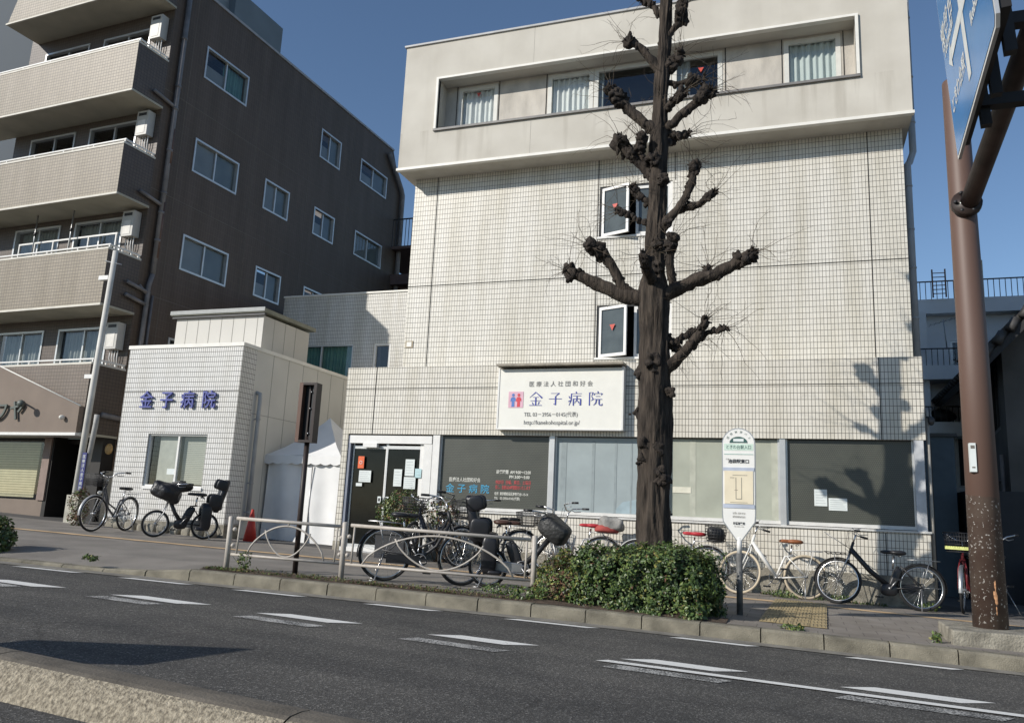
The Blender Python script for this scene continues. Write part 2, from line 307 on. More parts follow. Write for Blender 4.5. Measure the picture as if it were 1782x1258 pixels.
def kh(x): return .0 if x>-7.0 else (-.095 if x<-7.9 else -.095*(-7.0-x)/.9)
PAVE=mat('pavement_asphalt',(.215,.195,.17),.9,0,.2,1.6,.35,120,detail=8)
grid_sheet('pavement',XS,[lambda x:yk(x)+.14,lambda x:yk(x)+.9,lambda x:13.62],lambda x,j:gz(x)+(kh(x)+.002 if j==0 else 0),PAVE,kind='structure')
grid_sheet('alley_ground',[-120,-26,0,14,60],[lambda x:13.62,lambda x:80],lambda x,j:gz(x)-.01,mat('alley_asphalt',(.09,.085,.08),.9,0,.2,3),kind='structure')
# kerb stones
mb=MB(); x=-25.0; 
while x<13:
    L=.6 if (x>-7.1) else .6
    a,b=x+.006,x+L-.006; h0,h1=gz(a)+kh(a)+.004,gz(b)+kh(b)+.004
    ya,yb=yk(a),yk(b); zb=-.2
    jy=random.uniform(-.006,.006); jz=random.uniform(-.004,.004)
    vs=[(a,ya+jy-.02,gz(a)+zb),(b,yb+jy-.02,gz(b)+zb),(b,yb+.15,gz(b)+zb),(a,ya+.15,gz(a)+zb),
        (a,ya+jy-.005,h0-.02),(b,yb+jy-.005,h1-.02),(b,yb+jy+.02,h1+jz),(a,ya+jy+.02,h0+jz),(b,yb+.15,h1+jz),(a,ya+.15,h0+jz)]
    mb.add(vs,[(0,1,5,4),(4,5,6,7),(7,6,8,9),(9,8,2,3),(0,4,7,9,3),(1,2,8,6,5)],WCON2 if 'WCON2' in globals() else mat('kerb_stone',(.205,.185,.14),.9,0,.38,5,.5,90,detail=8)); x+=L
mb.build('kerb',kind='structure')
# soil strip by the fence
SOIL=mat('soil',(.085,.06,.042),.95,0,.45,14,.8,60)
grid_sheet('soil_strip',[-7.0+.25*i for i in range(26)],[lambda x:yk(x)+.15,lambda x:yk(x)+.35,lambda x:yk(x)+.62+.08*noise.noise(Vector((x*2,0,0)))],lambda x,j:gz(x)+(.006,.03+.02*noise.noise(Vector((x*3,3,0))),.004)[j],SOIL,kind='structure')
# paver area on the right
def paver_mat():
    m=bpy.data.materials.new('pavers'); m.use_nodes=True; nt=m.node_tree; b=nt.nodes['Principled BSDF']; L=nt.links.new
    tc=N(nt,'ShaderNodeTexCoord'); br=N(nt,'ShaderNodeTexBrick'); br.offset=.5
    br.inputs['Color1'].default_value=(.25,.225,.195,1); br.inputs['Color2'].default_value=(.225,.20,.175,1); br.inputs['Mortar'].default_value=(.13,.115,.10,1)
    br.inputs['Scale'].default_value=1; br.inputs['Mortar Size'].default_value=.005; br.inputs['Brick Width'].default_value=.3; br.inputs['Row Height'].default_value=.3; L(tc.outputs['Object'],br.inputs['Vector'])
    n=N(nt,'ShaderNodeTexNoise'); n.inputs['Scale'].default_value=2.2; n.inputs['Detail'].default_value=8; L(tc.outputs['Object'],n.inputs['Vector'])
    r=N(nt,'ShaderNodeValToRGB'); r.color_ramp.elements[0].position=.3; r.color_ramp.elements[1].position=.7; r.color_ramp.elements[0].color=(.72,.7,.66,1); r.color_ramp.elements[1].color=(1.1,1.1,1.1,1); L(n.outputs[0],r.inputs[0])
    mu=N(nt,'ShaderNodeMix'); mu.data_type='RGBA'; mu.blend_type='MULTIPLY'; mu.inputs[0].default_value=1; L(br.outputs[0],mu.inputs[6]); L(r.outputs[0],mu.inputs[7]); L(mu.outputs[2],b.inputs['Base Color']); b.inputs['Roughness'].default_value=.9
    return m
grid_sheet('paver_pavement',[-.9+.5*i for i in range(28)],[lambda x:yk(x)+.15,lambda x:13.3],lambda x,j:gz(x)+.004,paver_mat(),kind='structure')
YEL=mat('yellow_paver',(.34,.27,.15),.85,0,.3,5)
grid_sheet('yellow_paver_line',[-25+.5*i for i in range(79)],[lambda x:12.24+.11*(min(x,0)) ,lambda x:12.44+.11*(min(x,0))],lambda x,j:gz(x)+.008,mat('worn_orange_line',(.56,.39,.22),.85,0,.3,4),kind='structure')
# tactile slab: raised bars / dots
mb=MB()
for i in range(4):
    for j in range(10):
        x0,y0=-.40+i*.175+.0*j,9.55+j*.31; x0+=.035*(j-5)*.25
        z=gz(x0)+.008; mb.box(x0,x0+.17,y0,y0+.302,z,z+.006,YEL)
        for k in range(4): mb.box(x0+.015+k*.039,x0+.032+k*.039,y0+.02,y0+.28,z+.006,z+.011,YEL)
mb.build('tactile_paving',kind='structure')
# road markings
def mark(pts,mt,name='road_marking',z=.005):
    mb=MB(); mb.poly([(x,y,gz(x)-.14+z) for x,y in pts],mt); return mb.build(name,kind='structure')
ed=[(-9.16,-8.31),(-7.65,-6.81),(-6.14,-5.36),(-4.53,-3.76),(-2.93,-2.05),(-1.21,-.46),(.43,1.35),(2.2,3.0),(3.9,4.7),(-10.9,-10.1),(-12.6,-11.8)]
def ye(x): return yk(x)-.27
for a,b in ed: mark([(a-.06,ye(a)-.055),(b-.06,ye(b)-.055),(b+.06,ye(b)+.055),(a+.06,ye(a)+.055)],PAINT)
zz=[(-8.3,-6.62,0),(-6.62,-5.52,6.70),(-4.92,-3.87,6.80),(-3.16,-2.17,6.91),(-1.43,-.42,7.01),(.26,1.35,7.09),(1.95,3.05,7.18),(3.65,4.7,7.27)]
zz[0]=(-8.33,-7.25,6.53)
for a,b,c in zz: mark([(a,c-.10),(b-.26,c-.09),(b,c+.11),(a+.26,c+.09)],PAINT)
for a,b,c in [(-8.3,-7.55,6.30),(-6.66,-5.83,6.42),(-4.93,-4.02,6.46),(-3.25,-2.28,6.52),(-1.5,-.5,6.55),(.2,1.36,6.61),(1.95,3.0,6.7)]:
    mark([(a,c-.10),(b-.1,c-.09),(b,c+.07),(a+.1,c+.08)],WORN)
mark([(-1.58,6.66),(6,6.90),(6,7.00),(-1.5,6.76)],PAINT,z=.009)
# asphalt patch seam on the far left
# near kerb (the median)
PEB=mat('exposed_pebble_concrete',(.19,.16,.115),.9,0,.35,48,.7,80,col2=(.43,.375,.28),detail=5)
SMC=mat('smooth_concrete',(.125,.108,.085),.85,0,.3,5,.3,60)
def ynear(x): return -.055*(x+4)
mb=MB(); x=-12.2
while x<6:
    a,b=x+.006,x+1.994
    for sgn in (0,):
        prof=[(3.70,-.17),(3.70,.125),(3.67,.138),(3.60,.142),(3.595,.160),(3.52,.168),(3.43,.165),(3.40,.155)]
        vs=[]
        for xx in (a,b):
            for (py,pz) in prof: vs.append((xx,py+ynear(xx),gz(xx)-.14+pz))
        n=len(prof); mb.add(vs,[(i,i+1,n+i+1,n+i) for i in range(n-1)]+[tuple(range(n)),tuple(range(2*n-1,n-1,-1))],SMC)
        # pebbled face with real relief
        K=170; J=12; vs=[]
        for i in range(K+1):
            xx=a+(b-a)*i/K
            for j in range(J+1):
                t=j/J; py=3.40-.185*t; pz=.155-.25*t*(.35+.65*t)-.0*t
                d=.004*noise.noise(Vector((xx*24,t*7,2)))+.005*noise.noise(Vector((xx*75,t*20,5)))
                if j in (0,): d=0
                vs.append((xx,py+ynear(xx)+d,gz(xx)-.14+pz))
        mb.add(vs,[(i*(J+1)+j,i*(J+1)+j+1,(i+1)*(J+1)+j+1,(i+1)*(J+1)+j) for i in range(K) for j in range(J)],PEB,True)
        mb.quad((a,3.222+ynear(a),gz(a)-.225),(b,3.222+ynear(b),gz(b)-.225),(b,3.08+ynear(b),gz(b)-.138),(a,3.08+ynear(a),gz(a)-.138),mat('pale_mortar',(.33,.30,.23),.9,0,.15,8,.3,50))
        mb.quad((a,3.215+ynear(a),gz(a)-.14-.09),(b,3.215+ynear(b),gz(b)-.14-.09),(b,3.0+ynear(b),gz(b)-.135),(a,3.0+ynear(a),gz(a)-.135),mat('pale_mortar',(.40,.36,.28)))
    x+=2
mb.build('median_kerb',kind='structure')
# ---------------------------------------------------------------- hospital
hosp=empty('hospital_building',(-3.3,13.6,-1),label='white tiled four storey hospital with projecting concrete top floor behind the street tree',category='building')
def rel(o,parent):   # parent while keeping world coordinates (parent unrotated)
    o.parent=parent; o.location=Vector(o.location)-parent.location; return o
FH=FR((0,0,0),(1,0,0),(0,1,0))
def addto(mb,name,parent,**t):
    o=mb.build(name,**t); rel(o,parent); return o
def window_w(parent,*a,**k):
    w=window(None,*a,**k); rel(w,parent); return w
JOINT=mat('dark_joint',(.03,.028,.025),.9)
# lower block
mb=MB(); mb.box(-8.38,1.84,13.59,18.6,1.42,2.72,TILE)
mb.box(-6.46,1.84,13.59,13.85,-.62,.03,TILE)
mb.box(-8.38,-8.25,13.59,18.6,-.62,1.42,TILE)
mb.box(1.86-.02,1.845,13.9,18.6,-1.2,1.42,TILE)
mb.box(-8.385,1.845,13.586,13.592,2.295,2.307,JOINT)
for xx in (-7.74,1.215): mb.box(xx,xx+.012,13.584,13.592,1.42,2.72,JOINT)
mb.box(1.215,1.227,13.584,13.592,-.62,.0,JOINT)
addto(mb,'lower_wall',hosp)
mb=MB(); mb.box(-6.47,1.85,13.575,13.9,-1.3,-.62,WCON); mb.box(-8.39,-8.24,13.575,18.5,-1.3,-.62,WCON); mb.box(-8.24,-6.47,13.70,14.0,-1.3,-.80,WCON); addto(mb,'base_plinth',hosp)
# tower (set back 0.86 m behind the ground floor front)
mb=MB()
F=FR((0,14.45,0),(1,0,0),(0,1,0))
wall_panel(mb,F,-7.64,1.825,2.5,7.05,[(-3.575,-2.155,5.36,6.42),(-3.575,-2.155,2.97,4.01)],.14,TILE2)
mb.quad((-7.64,14.45,2.5),(-7.64,19.5,2.5),(-7.64,19.5,7.05),(-7.64,14.45,7.05),TILE2); mb.quad((1.825,14.45,2.5),(1.825,19.5,2.5),(1.825,19.5,7.05),(1.825,14.45,7.05),TILE2)
mb.quad((-7.64,19.5,-1.2),(1.825,19.5,-1.2),(1.825,19.5,9.6),(-7.64,19.5,9.6),TILE2); mb.quad((1.835,18.6,-1.2),(1.835,13.9,-1.2),(1.835,13.9,1.42),(1.835,18.6,1.42),TILE2)
mb.box(-7.64,1.825,14.444,14.452,4.59,4.604,JOINT)
for xx in (-7.11,1.25): mb.box(xx,xx+.013,14.442,14.453,2.72,7.0,JOINT)
mb.box(-3.61,-3.597,14.443,14.452,2.72,7.0,JOINT); mb.box(-2.11,-2.097,14.443,14.452,6.42,7.0,JOINT)
addto(mb,'tower_wall',hosp)
# top storey
mb=MB(); F=FR((0,13.93,0),(1,0,0),(0,1,0))
wall_panel(mb,F,-7.81,1.94,6.98,9.825,[(-6.98,1.093,7.81,8.955)],.43,CONC)
mb.quad((-7.81,13.93,6.98),(-7.81,19.7,6.98),(-7.81,19.7,9.825),(-7.81,13.93,9.825),CONC); mb.quad((1.94,13.93,6.98),(1.94,19.7,6.98),(1.94,19.7,9.825),(1.94,13.93,9.825),CONC)
mb.quad((-7.81,13.93,6.98),(1.94,13.93,6.98),(1.94,19.7,6.98),(-7.81,19.7,6.98),CONC); mb.quad((-7.81,13.93,9.82),(1.94,13.93,9.82),(1.94,19.7,9.82),(-7.81,19.7,9.82),CONC)
for xx in (-4.9,-1.9): mb.box(xx,xx+.006,13.928,13.932,6.98,7.80,MATS.get('faint_joint') or mat('faint_joint',(.36,.34,.30),.8)); mb.box(xx,xx+.006,13.928,13.932,8.96,9.82,MATS['faint_joint'])
addto(mb,'top_storey',hosp)
mb=MB(); mb.box(-7.835,1.965,13.90,14.0,6.975,7.03,BRIGHT); mb.box(-7.85,1.98,13.895,14.05,9.82,9.86,mat('coping_metal',(.42,.42,.42),.5,0,.1))
mb.box(-7.03,1.145,13.885,14.0,8.945,8.99,BRIGHT); mb.box(-7.03,-6.98,13.885,14.0,7.81,8.945,BRIGHT); mb.box(1.093,1.145,13.885,14.0,7.81,8.945,BRIGHT)
mb.box(-7.04,1.15,13.885,14.34,7.775,7.82,mat('dark_sill',(.20,.19,.18),.5,0,.15)); addto(mb,'trim',hosp)
F=FR((0,14.32,0),(1,0,0),(0,1,0)); mb=MB()
ops=[(-6.68,-5.79,7.82,8.91),(-4.69,-3.735,7.82,8.91),(-3.715,-2.185,7.82,8.91),(-2.165,-1.22,7.82,8.91),(-.106,.87,7.82,8.91)]
STUC=mat('grey_stucco',(.50,.465,.41),.9,0,.16,5,.3,80,stretch=(1,1,.4))
wall_panel(mb,F,-6.98,1.093,7.81,8.96,ops,.03,STUC)
for xx in (-5.77,-4.73,-1.17,-.15,.91,-6.73): mb.box(xx,xx+.015,14.31,14.321,7.82,8.95,JOINT)
addto(mb,'recess_wall',hosp)
LIGHTF=mat('pale_window_frame',(.62,.61,.56),.45,0,.06)
cs=[[(.02,.98,CURT)],[(.02,.98,CURT)],[(.0,.12,CURTGR)],[(.0,.35,CURTGR)],[(.04,.97,CURT2)]]
for (a,b,c,d),cu in zip(ops,cs):
    window_w(hosp,F,a,b,c,d,d=.02,fw=.085,fm=LIGHTF,mull=(),curt=cu,cd=.07)
# tower windows: left sash open outwards, right sash shut
F=FR((0,14.45,0),(1,0,0),(0,1,0))
SG=glass('sash_glass',(.62,.66,.66),.05)
for z0,z1 in ((5.36,6.42),(2.97,4.01)):
    mb=MB(); 
    mb.box(-3.575,-3.53,.02,.12,z0,z1,DARK,F); mb.box(-2.20,-2.155,.02,.12,z0,z1,WHITE,F); mb.box(-3.53,-2.20,.02,.12,z1-.035,z1,DARK,F); mb.box(-3.60,-2.12,-.03,.10,z0-.02,z0+.02,WHITE,F)
    w=addto(mb,'window',hosp)
    def sash(F2,a,b):
        s=MB(); s.box(a,a+.05,0,.035,z0+.03,z1-.04,WHITE,F2); s.box(b-.05,b,0,.035,z0+.03,z1-.04,WHITE,F2); s.box(a+.05,b-.05,0,.035,z0+.03,z0+.085,WHITE,F2); s.box(a+.05,b-.05,0,.035,z1-.095,z1-.04,WHITE,F2)
        o=s.build('sash',w)
        g=MB(); g.quad(F2(a+.05,.018,z0+.08),F2(b-.05,.018,z0+.08),F2(b-.05,.018,z1-.09),F2(a+.05,.018,z1-.09),SG); g.build('pane',o)
        bk=MB(); bk.quad(F2(a+.05,.03,z0+.08),F2(b-.05,.03,z0+.08),F2(b-.05,.03,z1-.09),F2(a+.05,.03,z1-.09),mat('sash_film',(.15,.155,.15),.6,0,.25,4)); bk.build('film',o)
        return o
    ang=R_(-20); U=Vector((math.cos(ang),math.sin(ang),0)); Nn=Vector((-math.sin(ang),math.cos(ang),0))
    F2=FR((-3.53,14.47,0),U,Nn); sash(F2,0,.60)
    st=MB(); zc=(z0+z1)/2+.12; st.poly([F2(.24,-.004,zc),F2(.36,-.004,zc),F2(.30,-.004,zc-.12)],RED); st.build('evacuation_mark',w)
    sash(FR((0,14.48,0),(1,0,0),(0,1,0)),-2.86,-2.20)
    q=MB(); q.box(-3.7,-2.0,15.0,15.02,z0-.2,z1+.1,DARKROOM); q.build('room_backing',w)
for (x,z) in ((-6.23,8.76),(-1.62,8.62)):
    st=MB(); st.poly([(x-.055,14.325,z),(x+.055,14.325,z),(x,14.325,z-.10)],RED); addto(st,'evacuation_mark',hosp)
st=MB(); st.box(-7.6,-7.43,14.435,14.45,3.29,3.43,mat('vent_brown',(.35,.29,.2),.6)); st.box(-7.57,-7.46,14.43,14.436,3.31,3.41,BRIGHT); addto(st,'vent',hosp)
# ground floor glazing
FILM=film('dark_mesh_film',(.085,.088,.072),.35,dots=.6); FBLUE=film('blue_frost',(.29,.335,.34),.4); FGRN=film('green_frost',(.37,.385,.315),.35); 
for nm,(a,b),fm_,du in (('a',(-6.29,-4.17),FILM,0),('b',(-4.06,-2.14),FBLUE,1),('c',(-2.06,-.30),FGRN,0),('d',(-.19,1.66),FILM,0)):
    mb=MB(); mb.box(a,b,13.69,13.72,.09,1.42,DARK)
    w=addto(mb,'window',hosp)
    p=MB(); p.quad((a+.02,13.688,.11),(b-.02,13.688,.11),(b-.02,13.688,1.40),(a+.02,13.688,1.40),fm_); p.build('pane',w)
    fr=MB()
    fr.box(a-.01,b+.01,13.655,13.70,.06,.115,SILL); fr.box(a-.01,a+.02,13.67,13.70,.115,1.42,ALU); fr.box(b-.02,b+.01,13.67,13.70,.115,1.42,ALU); fr.build('frame',w)
    if du:
        cu=MB(); cu.poly([(-3.02,13.684,.12),(-2.2,13.684,.12),(-2.2,13.684,.42),(-2.45,13.684,.40),(-2.85,13.684,.31)],mat('blue_cloth',(.30,.38,.41),.8)); cu.build('cloth',w)
        for xx,ww in ((-3.96,.10),(-3.0,.04),(-2.72,.03),(-3.4,.05)):
            st=MB(); st.box(xx,xx+ww,13.683,13.6855,.12,1.35,mat('frost_fold',(.26,.30,.305),.4)); st.build('fold',w)
    if nm=='c':
        for xx in (-1.72,-.42):
            st=MB(); st.box(xx,xx+.1,13.684,13.6865,.12,1.38,mat('blind_edge',(.42,.43,.355),.5)); st.build('blind_edge',w)
mb=MB()
for (a,b) in ((-6.44,-6.30),(-4.16,-4.07),(-2.13,-2.07),(-.29,-.20)): mb.box(a,b,13.61,13.70,.03,1.42,WHITE if a<-6 else ALU)
mb.box(1.665,1.80,13.60,13.72,.03,1.42,mat('grey_panel',(.50,.51,.52),.5)); mb.box(-6.46,1.85,13.56,13.70,.02,.05,SILL)
addto(mb,'mullion',hosp)
# entrance
GD=mat('dark_door_glass',(.008,.009,.008),.10,0,.2,spec=.25)
mb=MB(); mb.box(-8.21,-6.46,13.60,13.72,1.24,1.39,WHITE); mb.box(-8.25,-8.19,13.61,13.72,-.8,1.39,mat('blue_grey_jamb',(.20,.22,.27),.5)); mb.box(-6.62,-6.45,13.61,13.72,-.8,1.24,WHITE); mb.box(-8.24,-6.46,13.58,13.72,-.83,-.72,WHITE); mb.box(-7.9,-7.6,13.57,13.66,1.16,1.24,WHITE)
dr=addto(mb,'entrance',hosp)
for a,b,yy in ((-8.17,-7.38,13.68),(-7.42,-6.64,13.65)):
    m1=MB(); m1.box(a,a+.035,yy,yy+.03,-.72,1.24,ALU); m1.box(b-.07,b,yy,yy+.03,-.72,1.24,WHITE); m1.box(a+.035,b-.07,yy,yy+.03,1.14,1.2,ALU); m1.box(a+.035,b-.07,yy,yy+.03,-.72,-.66,ALU)
    o=m1.build('sliding_door',dr); 
    m2=MB(); m2.quad((a+.03,yy+.015,-.68),(b-.06,yy+.015,-.68),(b-.06,yy+.015,1.16),(a+.03,yy+.015,1.16),GD); m2.build('door_glass',dr)
mb=MB(); 
for xx in (-7.50,-7.33): mb=MB(); mb.box(xx-.035,xx+.035,13.64,13.645,.12,.24,PAPER); mb.box(xx-.02,xx+.02,13.638,13.641,.15,.21,DARK); rel(mb.build('door_plate',dr),dr) if 0 else mb.build('door_plate',dr)
# drain pipes at right side of hospital
GP=mat('grey_pvc',(.36,.37,.38),.5,0,.12,4)
mb=MB(); mb.tube([(2.05,14.96,10.2),(2.05,14.96,6.74),(1.97,14.85,6.5),(1.92,14.75,6.42),(1.92,14.75,2.75)],.06,GP,10)
for z in (9.4,8.2,7.3,6.0,5.2,4.5,3.6): mb.tube([(2.05 if z>6.7 else 1.92,14.96 if z>6.7 else 14.75,z),(2.05 if z>6.7 else 1.92,14.96 if z>6.7 else 14.75,z+.03)],.069,GP,10)
mb.tube([(1.88,13.7,1.9),(1.88,13.7,-1.0)],.025,mat('beige_pipe',(.38,.35,.30),.5),8)
addto(mb,'downpipe',hosp)
mb=MB(); mb.blob((1.93,13.66,1.72),(.05,.05,.07),DARK); mb.tube([(1.86,13.66,1.78),(1.93,13.66,1.78)],.015,DARK,6); addto(mb,'lantern',hosp)
# wing behind
mb=MB(); F=FR((0,19.4,0),(1,0,0),(0,1,0))
WT=tile_mat('wing_tile',(.66,.65,.62),(.60,.59,.56),(.13,.125,.12),.0575,.106,.0042,.35,.2)
wall_panel(mb,F,-14.34,-7.64,-1.2,6.04,[(-13.98,-11.87,3.39,4.57),(-11.2,-10.67,3.55,4.57)],.12,WT)
mb.quad((-14.34,19.4,-1),(-14.34,24,-1),(-14.34,24,6.04),(-14.34,19.4,6.04),WT); mb.quad((-14.34,19.4,5.99),(-7.64,19.4,5.99),(-7.64,24,5.99),(-14.34,24,5.99),GREYC)
addto(mb,'rear_wing',hosp)
mb=MB(); mb.box(-14.36,-7.64,19.37,19.5,6.04,6.09,BRIGHT); addto(mb,'wing_coping',hosp)
window_w(hosp,F,-13.98,-11.87,3.39,4.57,d=.05,fw=.035,fm=ALU,curt=[(.02,.98,CURTG)])
window_w(hosp,F,-11.2,-10.67,3.55,4.57,d=.05,fw=.06,fm=WHITE,mull=())
mb=MB(); mb.box(-7.6,1.8,13.7,19.4,2.66,2.69,GREYC); addto(mb,'floor_slab',hosp)
# ---------------------------------------------------------------- hospital wall sign
BLUEI=mat('blue_ink',(.045,.06,.30),.5,0,.05); GREYI=mat('grey_ink',(.16,.16,.16),.6,0,.05)
sg=empty('wall_sign',(-3.96,13.5,1.5),label='white hospital name board with two small figures above the ground floor windows',category='sign')
mb=MB(); mb.box(-5.09,-2.84,13.42,13.585,1.53,2.60,mat('white_sign_face',(.74,.73,.67),.5,0,.03)); addto(mb,'board',sg)
mb=MB(); mb.box(-5.12,-5.09,13.41,13.585,1.51,2.62,WHITE); mb.box(-2.84,-2.81,13.41,13.585,1.51,2.62,WHITE); mb.box(-5.09,-2.84,13.41,13.585,1.505,1.53,WHITE); addto(mb,'frame',sg)
mb=MB(); mb.box(-5.12,-2.80,13.28,13.585,2.64,2.68,mat('rusty_canopy',(.30,.27,.22),.7,0,.3,9)); addto(mb,'canopy',sg)
mb=MB(); mb.box(-4.905,-4.625,13.413,13.419,1.90,2.19,mat('pink_square',(.68,.42,.50),.6)); addto(mb,'emblem_panel',sg)
def figure(cx,m):
    b=MB(); y=13.409
    def p(pts): b.poly([(cx+x*.9,y,1.925+z*.9) for x,z in pts],m)
    p([(.03*math.cos(a*.5236),.225+.03*math.sin(a*.5236)) for a in range(12)])
    p([(-.025,.185),(.025,.185),(.052,.15),(.055,.10),(.03,.105),(.03,.0),(-.03,.0),(-.03,.105),(-.055,.09),(-.052,.15)])
    p([(.03,0),(-.036,0),(-.036,-.012),(.03,-.012)])
    return b
addto(figure(-4.815,mat('figure_blue',(.10,.20,.50),.6)),'emblem',sg); addto(figure(-4.71,mat('figure_red',(.62,.06,.08),.6)),'emblem',sg)
GL={'kin':[[(50,97,8),(5,58,2)],[(50,97,4),(96,56,12)],[(28,62,3),(72,62,3)],[(12,38,3),(88,38,3)],[(4,6,4),(96,6,4)],[(50,62,9),(50,6,9)],[(25,28,4),(33,12,9)],[(76,30,8),(66,12,3)]],
'shi':[[(18,88,3),(78,88,3)],[(78,90,9),(52,68,4)],[(52,68,10),(52,8,10)],[(52,10,8),(36,16,2)],[(4,50,3.5),(96,50,3.5)]],
'byo':[[(55,99,7),(59,88,9)],[(22,85,3),(95,85,3)],[(24,85,8),(22,40,8),(8,4,3)],[(6,68,5),(14,54,8)],[(3,31,6),(22,42,3)],[(34,70,3),(92,70,3)],[(36,50,3),(88,50,3)],[(38,50,8),(38,4,8)],[(88,50,9),(88,7,9)],[(88,7,8),(76,12,2)],[(62,70,7),(62,44,7),(46,20,2)],[(62,42,3),(78,22,8)]],
'in':[[(10,92,8),(10,4,8)],[(10,92,3),(34,92,3)],[(34,93,8),(24,66,3)],[(24,66,4),(36,46,9)],[(36,46,7),(20,36,2)],[(66,100,7),(69,89,9)],[(41,74,8),(43,85,4)],[(43,85,3),(96,85,3)],[(96,86,8),(89,72,2)],[(52,66,3),(84,66,3)],[(42,46,3),(98,46,3)],[(58,46,8),(54,22,7),(36,4,2)],[(76,46,8),(76,12,8),(84,6,6),(96,7,6),(98,20,2)]]}
def glyph(mb,g,x,y,z,s,m):
    k=0
    for st in GL[g]:
        for (x0,y0,w0),(x1,y1,w1) in zip(st,st[1:]):
            d=Vector((x1-x0,y1-y0)); l=d.length; n=Vector((-d.y,d.x))/l; yy=y-k*.0004; k+=1
            q=[(x0+n.x*w0/2,y0+n.y*w0/2),(x0-n.x*w0/2,y0-n.y*w0/2),(x1-n.x*w1/2,y1-n.y*w1/2),(x1+n.x*w1/2,y1+n.y*w1/2)]
            mb.poly([(x+a*s/100,yy,z+b*s/100) for a,b in q],m)
for i,g in enumerate(('kin','shi','byo','in')): mb=MB(); glyph(mb,g,-4.52+i*.362,13.415,1.925,.26,BLUEI); addto(mb,'character',sg)
def ft(s,size,x,y,z,m,parent,name='lettering',**k):
    o=text_mesh(name,s,size,m,facadeM(x,y,z),**k); rel(o,parent); return o
ft('医 療 法 人 社 団 和 好 会',.105,-4.53,13.412,2.285,GREYI,sg,sx=1.0)
ft('TEL 03－3956－0145(代表)',.098,-4.60,13.412,1.745,GREYI,sg,sx=.88)
ft('http://kanekohospital.or.jp/',.11,-4.60,13.412,1.60,GREYI,sg,sx=.86)
# window lettering (vinyl on glass) -> parts of the hospital
WV=mat('white_vinyl',(.62,.62,.56),.5); CY=mat('cyan_vinyl',(.05,.30,.48),.5); RV=mat('red_vinyl',(.48,.07,.07),.5)
ft('医療法人社団和好会',.085,-6.10,13.682,.575,WV,hosp,off=.001,sx=.82)
ft('金 子 病 院',.17,-6.16,13.682,.385,CY,hosp,sx=1.06,off=.001)
ft('診療時間  AM 9:00〜12:00',.075,-5.17,13.682,.74,WV,hosp,off=.002,sx=.78)
ft('PM 3:00〜5:00',.075,-4.92,13.682,.655,WV,hosp,off=.002,sx=.86)
ft('休診日  日曜、祭日、土曜日',.075,-5.18,13.682,.555,RV,hosp,off=.001,sx=.72)
ft('但し、急患は24時間受付いたします',.075,-5.18,13.682,.465,RV,hosp,off=.001,sx=.56)
ft('住所  東京都板橋区南常盤台1-15-14',.062,-5.19,13.682,.355,WV,hosp,off=.001,sx=.66)
ft('TEL   03-3956-0145(代表)',.062,-5.19,13.682,.275,WV,hosp,off=.001,sx=.74)
# notices
def notice(x0,x1,z0,z1,y,m,label,lines=5):
    t=MB(); t.box(x0,x1,y-.002,y,z0,z1,m)
    o=t.build('notice',label=label,category='notice',group='paper notices on the hospital glass')
    l=MB(); h=(z1-z0)
    for i in range(lines):
        z=z0+h*(i+1)/(lines+1); l.box(x0+.02,x1-.02-(i%3)*.02,y-.0035,y-.0025,z-.003,z+.003,mat('faint_print',(.38,.41,.41),.8))
    if lines: l.build('print',o)
PB=mat('pale_blue_paper',(.42,.58,.60),.7)
notice(-7.98,-7.72,.50,.72,13.65,PAPER,'white landscape sheet on the left entrance door below the orange sticker')
notice(-8.03,-7.90,.42,.48,13.65,PAPER,'tiny white card under the sheet on the left entrance door',0)
notice(-7.22,-7.05,.44,.76,13.63,PAPER,'tall white sheet on the right entrance door, leftmost of its four sheets')
notice(-6.99,-6.80,.64,.95,13.63,PAPER,'tall white sheet on the right entrance door, highest of its four sheets')
notice(-7.00,-6.76,.40,.62,13.63,PAPER,'wide white sheet on the right entrance door, lowest of its four sheets')
notice(-6.78,-6.65,.61,.78,13.63,PB,'small pale blue sheet beside the white ones on the right entrance door',2)
mb=MB(); mb.box(-8.02,-7.89,13.646,13.65,.76,.99,mat('orange_sticker',(.72,.13,.04),.5)); o=mb.build('sticker',label='small orange sticker with a white ring on the left entrance door',category='sticker')
mb=MB(); mb.ring((-7.955,13.644,.87),(0,1,0),.028,.006,PAPER,16,5); mb.build('ring_mark',o)
notice(.22,.41,.37,.63,13.68,PAPER,'upright white sheet in the dark right-hand ground floor window')
notice(.43,.70,.31,.50,13.68,PAPER,'landscape white sheet in the dark right-hand ground floor window')
notice(-2.0,-1.70,.50,.60,13.68,mat('cream_card',(.68,.66,.54),.7),'cream card strip in the pale green window just right of the tree trunk',0)
